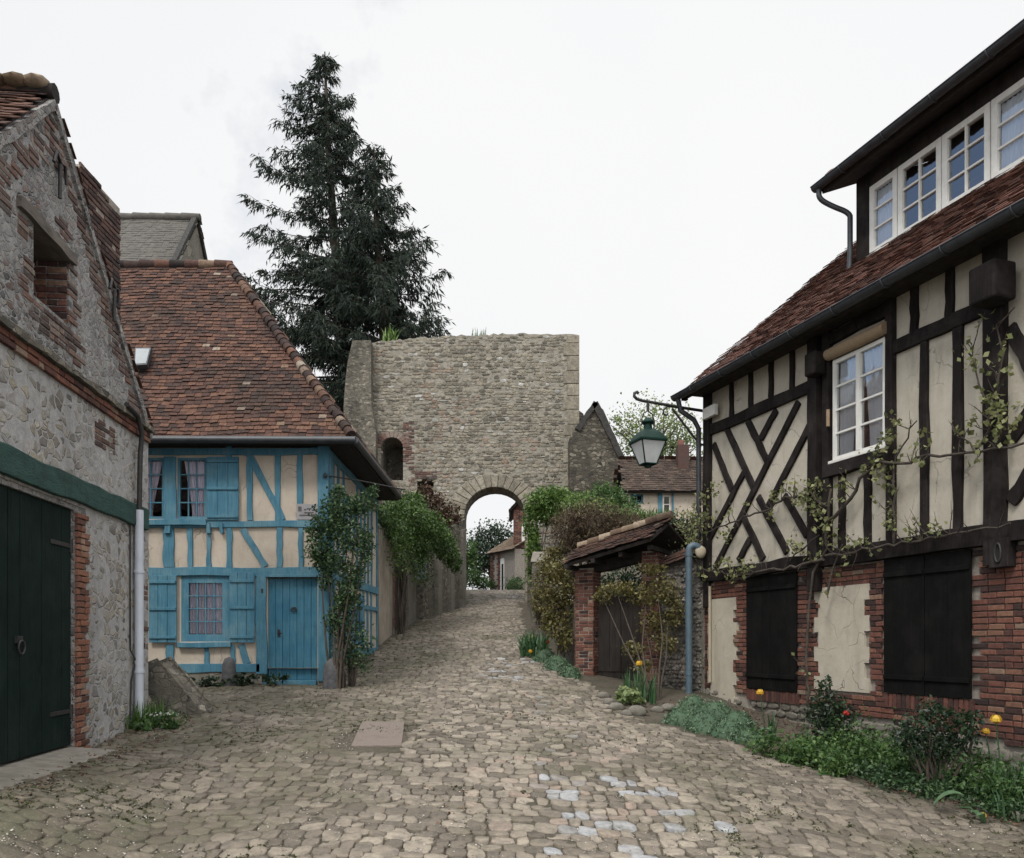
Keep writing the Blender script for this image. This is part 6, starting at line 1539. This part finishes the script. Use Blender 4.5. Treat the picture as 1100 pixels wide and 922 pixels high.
for k in range(7): a = k * .9; m.blob((b.x + .020 * math.cos(a), b.y + .020 * math.sin(a), b.z + .01 * (k % 3)), .022, .022, .022, rng.random())
tag(m.build('rose_bloom', 'red', base=b), 'single red rose bloom on the bush before the plaster panel', 'flower')
r2 = hit(1006, 848); Yw = r2.y
shrub('rose_bush', 'largest rose bush with bare dark stems under the wide black shutter', 'rose bush', r2, [bl(985, 782, Yw, .20, .2, .15), bl(1010, 774, Yw, .22, .2, .15), bl(1032, 788, Yw, .20, .2, .16), bl(998, 800, Yw, .24, .2, .15), bl(972, 795, Yw, .15, .16, .14), bl(1042, 772, Yw, .16, .16, .09), bl(1020, 806, Yw, .19, .18, .15), bl(1000, 760, Yw, .14, .14, .09)], 2100, .055, 'leaf_dark', 13, 110, .25, sm='bark')
b = hit(1083, 862)
o = blades('iris_clump', [(b.x + rng.uniform(-.18, .30), b.y + rng.uniform(-.2, .2), b.z - .02) for _ in range(110)], .48, .024, 'blade', None, .4, b); tag(o, 'tall dark green iris blades in the bed at the right edge under the brick wall', 'plant')
b = hit(829, 796)
o = blades('iris_clump', [(b.x + rng.uniform(-.06, .06), b.y + rng.uniform(-.06, .06), b.z - .02) for _ in range(16)], .38, .04, 'blade', None, .18, b); tag(o, 'small upright blade clump below the narrow black shutter', 'plant')
def broadleaf(px, py, L_, wd, ang_, lab, nL=1):
    b = hit(px, py) + up * .05; V = []
    for k in range(nL):
        a = ang_ + k * 1.1; d = Vector((math.cos(a), -.35, .0)).normalized(); n_ = 6; s_ = Vector((-d.y, d.x, 0))
        prev = None
        for i in range(n_ + 1):
            t = i / n_; p = b + d * L_ * t * .8 + up * (L_ * (1.15 * t - .85 * t * t) + .03); w_ = wd * math.sin(math.pi * min(.98, .12 + t * .88)) ** .7 * .5
            cur = (p - s_ * w_ + up * .02, p, p + s_ * w_ + up * .02)
            if prev: V += [[prev[0], prev[1], cur[1], cur[0]], [prev[1], prev[2], cur[2], cur[1]]]
            prev = cur
    tag(quads('tulip_leaf', np.array([[tuple(p) for p in q] for q in V]), 'tulipleaf', nr.uniform(0, 1, len(V)), None, b), lab, 'leaf', 'broad tulip leaves in the bed')
broadleaf(1003, 874, .34, .20, .5, 'single broad pale green tulip leaf flopping over the bed edge')
broadleaf(1070, 866, .27, .085, 2.4, 'spray of green tulip leaves under the yellow tulips at the right', 5)
broadleaf(905, 826, .26, .065, 3.4, 'long tulip leaf lying left of the rose with the red bloom', 2)
broadleaf(815, 797, .24, .06, 2.8, 'pair of tulip leaves below the narrow shutter', 4)
broadleaf(985, 846, .20, .09, 1.6, 'upright tulip leaf left of the largest rose bush', 2)

# espaliered vine over the facade
VN = thing('espalier_vine', 'old vine trained in thin bare branches with young leaves across the timbered facade', 'vine', HP.P(h(880, 700)[0] - .05, -1.0, .2))
m = MB(); LC = []
def vine(pts, r0, r1, off=.16, wob=.03, twigs=5.5, tl=(.12, .34)):
    P_ = [Vector((*h(*p, off), 0)) for p in pts]; W = []
    for i in range(len(P_) - 1):
        n_ = max(2, int((P_[i + 1] - P_[i]).length / .14))
        for j in range(n_): q = P_[i].lerp(P_[i + 1], j / n_); W.append((q.x + rng.uniform(-wob, wob), q.y + rng.uniform(-wob, wob), off + rng.uniform(-.02, .03)))
    W.append((P_[-1].x, P_[-1].y, off)); W3 = [HP.P(*q) for q in W]
    m.tube(W3, [r0 + (r1 - r0) * i / max(1, len(W3) - 1) for i in range(len(W3))], 6)
    L_ = sum((W3[i + 1] - W3[i]).length for i in range(len(W3) - 1)); nt = int(L_ * twigs)
    for k in range(nt):
        i = rng.randrange(len(W3) - 1); o_ = W3[i]; ln = rng.uniform(*tl); du_ = rng.uniform(-.7, .7); dz = rng.uniform(.3, 1.0) if rng.random() < .75 else -rng.uniform(.3, .8)
        e_ = o_ + HD * ln * du_ + up * ln * dz + HN * ln * rng.uniform(0, .5)
        m.tube([o_, o_.lerp(e_, .5) + HD * rng.uniform(-.03, .03), e_], [.008, .006, .003], 4, cap=False)
        if rng.random() < .6:
            f2 = e_ + HD * rng.uniform(-.1, .1) + up * rng.uniform(.05, .14); m.tube([o_.lerp(e_, .6), f2], [.005, .002], 4, cap=False); 
            if rng.random() < .4: LC.append(f2)
        if rng.random() < .62: LC.append(e_)
        if rng.random() < .35: LC.append(o_.lerp(e_, .6))
vine([(868, 765), (867, 700), (869, 650), (876, 615), (887, 590), (889, 560), (893, 525)], .02, .02, .15, twigs=2)
vine([(889, 560), (905, 545), (925, 515), (945, 497), (968, 499), (985, 494), (1010, 488), (1040, 484), (1070, 482), (1100, 476)], .028, .014, .17, twigs=6)
vine([(887, 600), (862, 608), (830, 613), (800, 618), (775, 615), (757, 612)], .026, .012, .17, twigs=8)
vine([(888, 598), (920, 592), (960, 585), (1000, 580), (1040, 573), (1085, 562)], .022, .012, .18, twigs=8)
vine([(890, 545), (870, 530), (845, 535), (822, 550), (800, 556), (780, 565), (757, 572), (748, 566)], .022, .010, .17, twigs=9)
vine([(961, 582), (960, 545), (958, 520), (962, 490), (975, 470), (985, 452)], .020, .008, .16, twigs=7)
vine([(1048, 485), (1060, 465), (1066, 440), (1072, 410), (1076, 380), (1072, 350), (1090, 330)], .02, .008, .18, twigs=9, tl=(.12, .3))
vine([(1050, 486), (1035, 470), (1022, 455)], .012, .006, .17); vine([(1062, 440), (1052, 415), (1046, 385), (1040, 370)], .012, .005, .2)
vine([(848, 602), (866, 585), (880, 575)], .012, .008, .17); vine([(757, 612), (745, 600), (752, 575), (748, 545), (757, 525)], .016, .007, .14, twigs=9)
vine([(888, 640), (895, 610), (905, 585)], .02, .01, .17)
m.build('branches', 'vinebark', VN)
C = []
for c in LC:
    for k in range(rng.randint(2, 7)): C.append((c.x + rng.gauss(0, .045), c.y + rng.gauss(0, .045), c.z + rng.gauss(0, .04)))
ex = []
for px, py, s_ in ((940, 500, .10), (948, 508, .10), (1076, 440, .08), (1082, 455, .10), (1066, 430, .06), (878, 520, .08), (872, 545, .1), (955, 470, .06), (892, 565, .1), (860, 535, .08), (768, 525, .1), (760, 560, .12), (780, 575, .08)):
    p = HP.P(*h(px, py, .2), .2)
    for k in range(34): ex.append((p.x + rng.gauss(0, s_), p.y + rng.gauss(0, s_ * .5), p.z + rng.gauss(0, s_)))
C = np.array(C + ex); quads('leaves', leafq(C, .075, .75, .3), 'leaf_vine', nr.uniform(0, 1, len(C)), VN)

# tangle of young shoots on the garden wall between gate roof and house
shrub('lichen_shrub', 'tangle of twigs with pale young leaves above the flint wall beside the corner post', 'shrub', at(742, 600, 16.9), [bl(738, 560, 16.9, .30, .3, .28), bl(752, 552, 16.9, .22, .3, .36), bl(726, 575, 16.9, .24, .3, .2), bl(745, 583, 16.7, .28, .2, .18)], 700, .07, 'leaf_vine', 14, 60, .25)
sb = at(735, 590, 17.6)
shrub('dark_shrub', 'dark shrub in shade behind the flint wall and the gate roof', 'shrub', sb, [bl(735, 585, 17.8, .5, .4, .4), bl(722, 570, 18, .4, .4, .3), bl(748, 575, 17.8, .35, .3, .4), bl(660, 632, 18.6, .6, .4, .5), bl(690, 625, 18.2, .5, .4, .6), bl(640, 640, 18.8, .4, .4, .5)], 5200, .08, 'leaf_dark', 5, 60)
shrub('wall_ivy', 'dark small leaved growth clinging to the garden wall below the capped pier', 'ivy', at(578, 668, 21.6), [bl(578, 640, 21.6, .22, .3, .55), bl(590, 612, 21.4, .3, .3, .3), bl(596, 598, 21, .3, .4, .25)], 1800, .08, 'leaf_yel', 5, 50)
hg = at(510, 640, 58)
shrub('roadside_hedge', 'low green hedge at the bend beyond the arch', 'hedge', hg, [bl(507, 622, 58, .9, .8, .6), bl(520, 626, 58, .9, .8, .45), bl(535, 628, 57, .8, .6, .3), bl(553, 628, 53, .6, .6, .5)], 4200, .14, 'leaf_mid', 6, 90)

# moss and small weeds in the joints, litter along the foot of the walls
pts = []
for _ in range(170000):
    Y = 5.6 + 12.5 * rng.random() ** 1.4; X = rng.uniform(-7, 5.5)
    if not inside((X, Y), ROAD): continue
    n_ = mnoise.noise(Vector((X * .8, Y * .8, 8))) + .45 * mnoise.noise(Vector((X * 3.5, Y * 3.5, 1)))
    edge = .42 * max(0, min(1, (-1.2 - X) / 2.2)) * (Y < 12.5) + .25 * max(0, min(1, (X - 1.2) / 1.5))
    if n_ + edge < .46: continue
    pts.append((X, Y, ground(X, Y) + rng.uniform(-.006, .013)))
C = np.array(pts); kind(tag(quads('joint_moss', leafq(C, .030, .6, .8), 'weed', nr.uniform(0, 1, len(C))), 'moss and tiny weeds in the joints of the cobbles', 'moss'), 'stuff')
pts = []
for _ in range(26000):
    Y = rng.uniform(5.8, 14.5); X = rng.uniform(-7, 5.8)
    q = hit.__defaults__
    d1_ = (Vector((X, Y, 0)) - LP.o).dot(LP.n); near_l = .0 < d1_ < .75 and Y < 12.4
    patch = mnoise.noise(Vector((X * .8, Y * .8, 21))) > .36
    bedr = (not inside((X, Y), ROAD)) and X > 2.5 and (Vector((X, Y, 0)) - HP.o).dot(HP.n) > .05
    if near_l or bedr or (patch and rng.random() < .18): pts.append((X, Y, ground(X, Y) + rng.uniform(.005, .03)))
C = np.array(pts); kind(tag(quads('leaf_litter', leafq(C, .035, .6, 2.0), 'litter', nr.uniform(0, 1, len(C))), 'dry brown leaf litter along the walls and in the beds', 'leaf litter'), 'stuff')

pts = []
for _ in range(60000):
    Y = 5.7 + 12 * rng.random() ** 1.6; X = rng.uniform(-6, 4.5)
    if not inside((X, Y), ROAD): continue
    if mnoise.noise(Vector((X * 1.1, Y * 1.1, 33))) + .3 * mnoise.noise(Vector((X * 5, Y * 5, 3))) < .02: continue
    pts.append((X, Y, ground(X, Y) + rng.uniform(.0, .017)))
C = np.array(pts); kind(tag(quads('grit', leafq(C, .016, .8, 3.0), 'grit', nr.uniform(0, 1, len(C))), 'pale grit and chippings scattered in the joints of the cobbles', 'grit'), 'stuff')
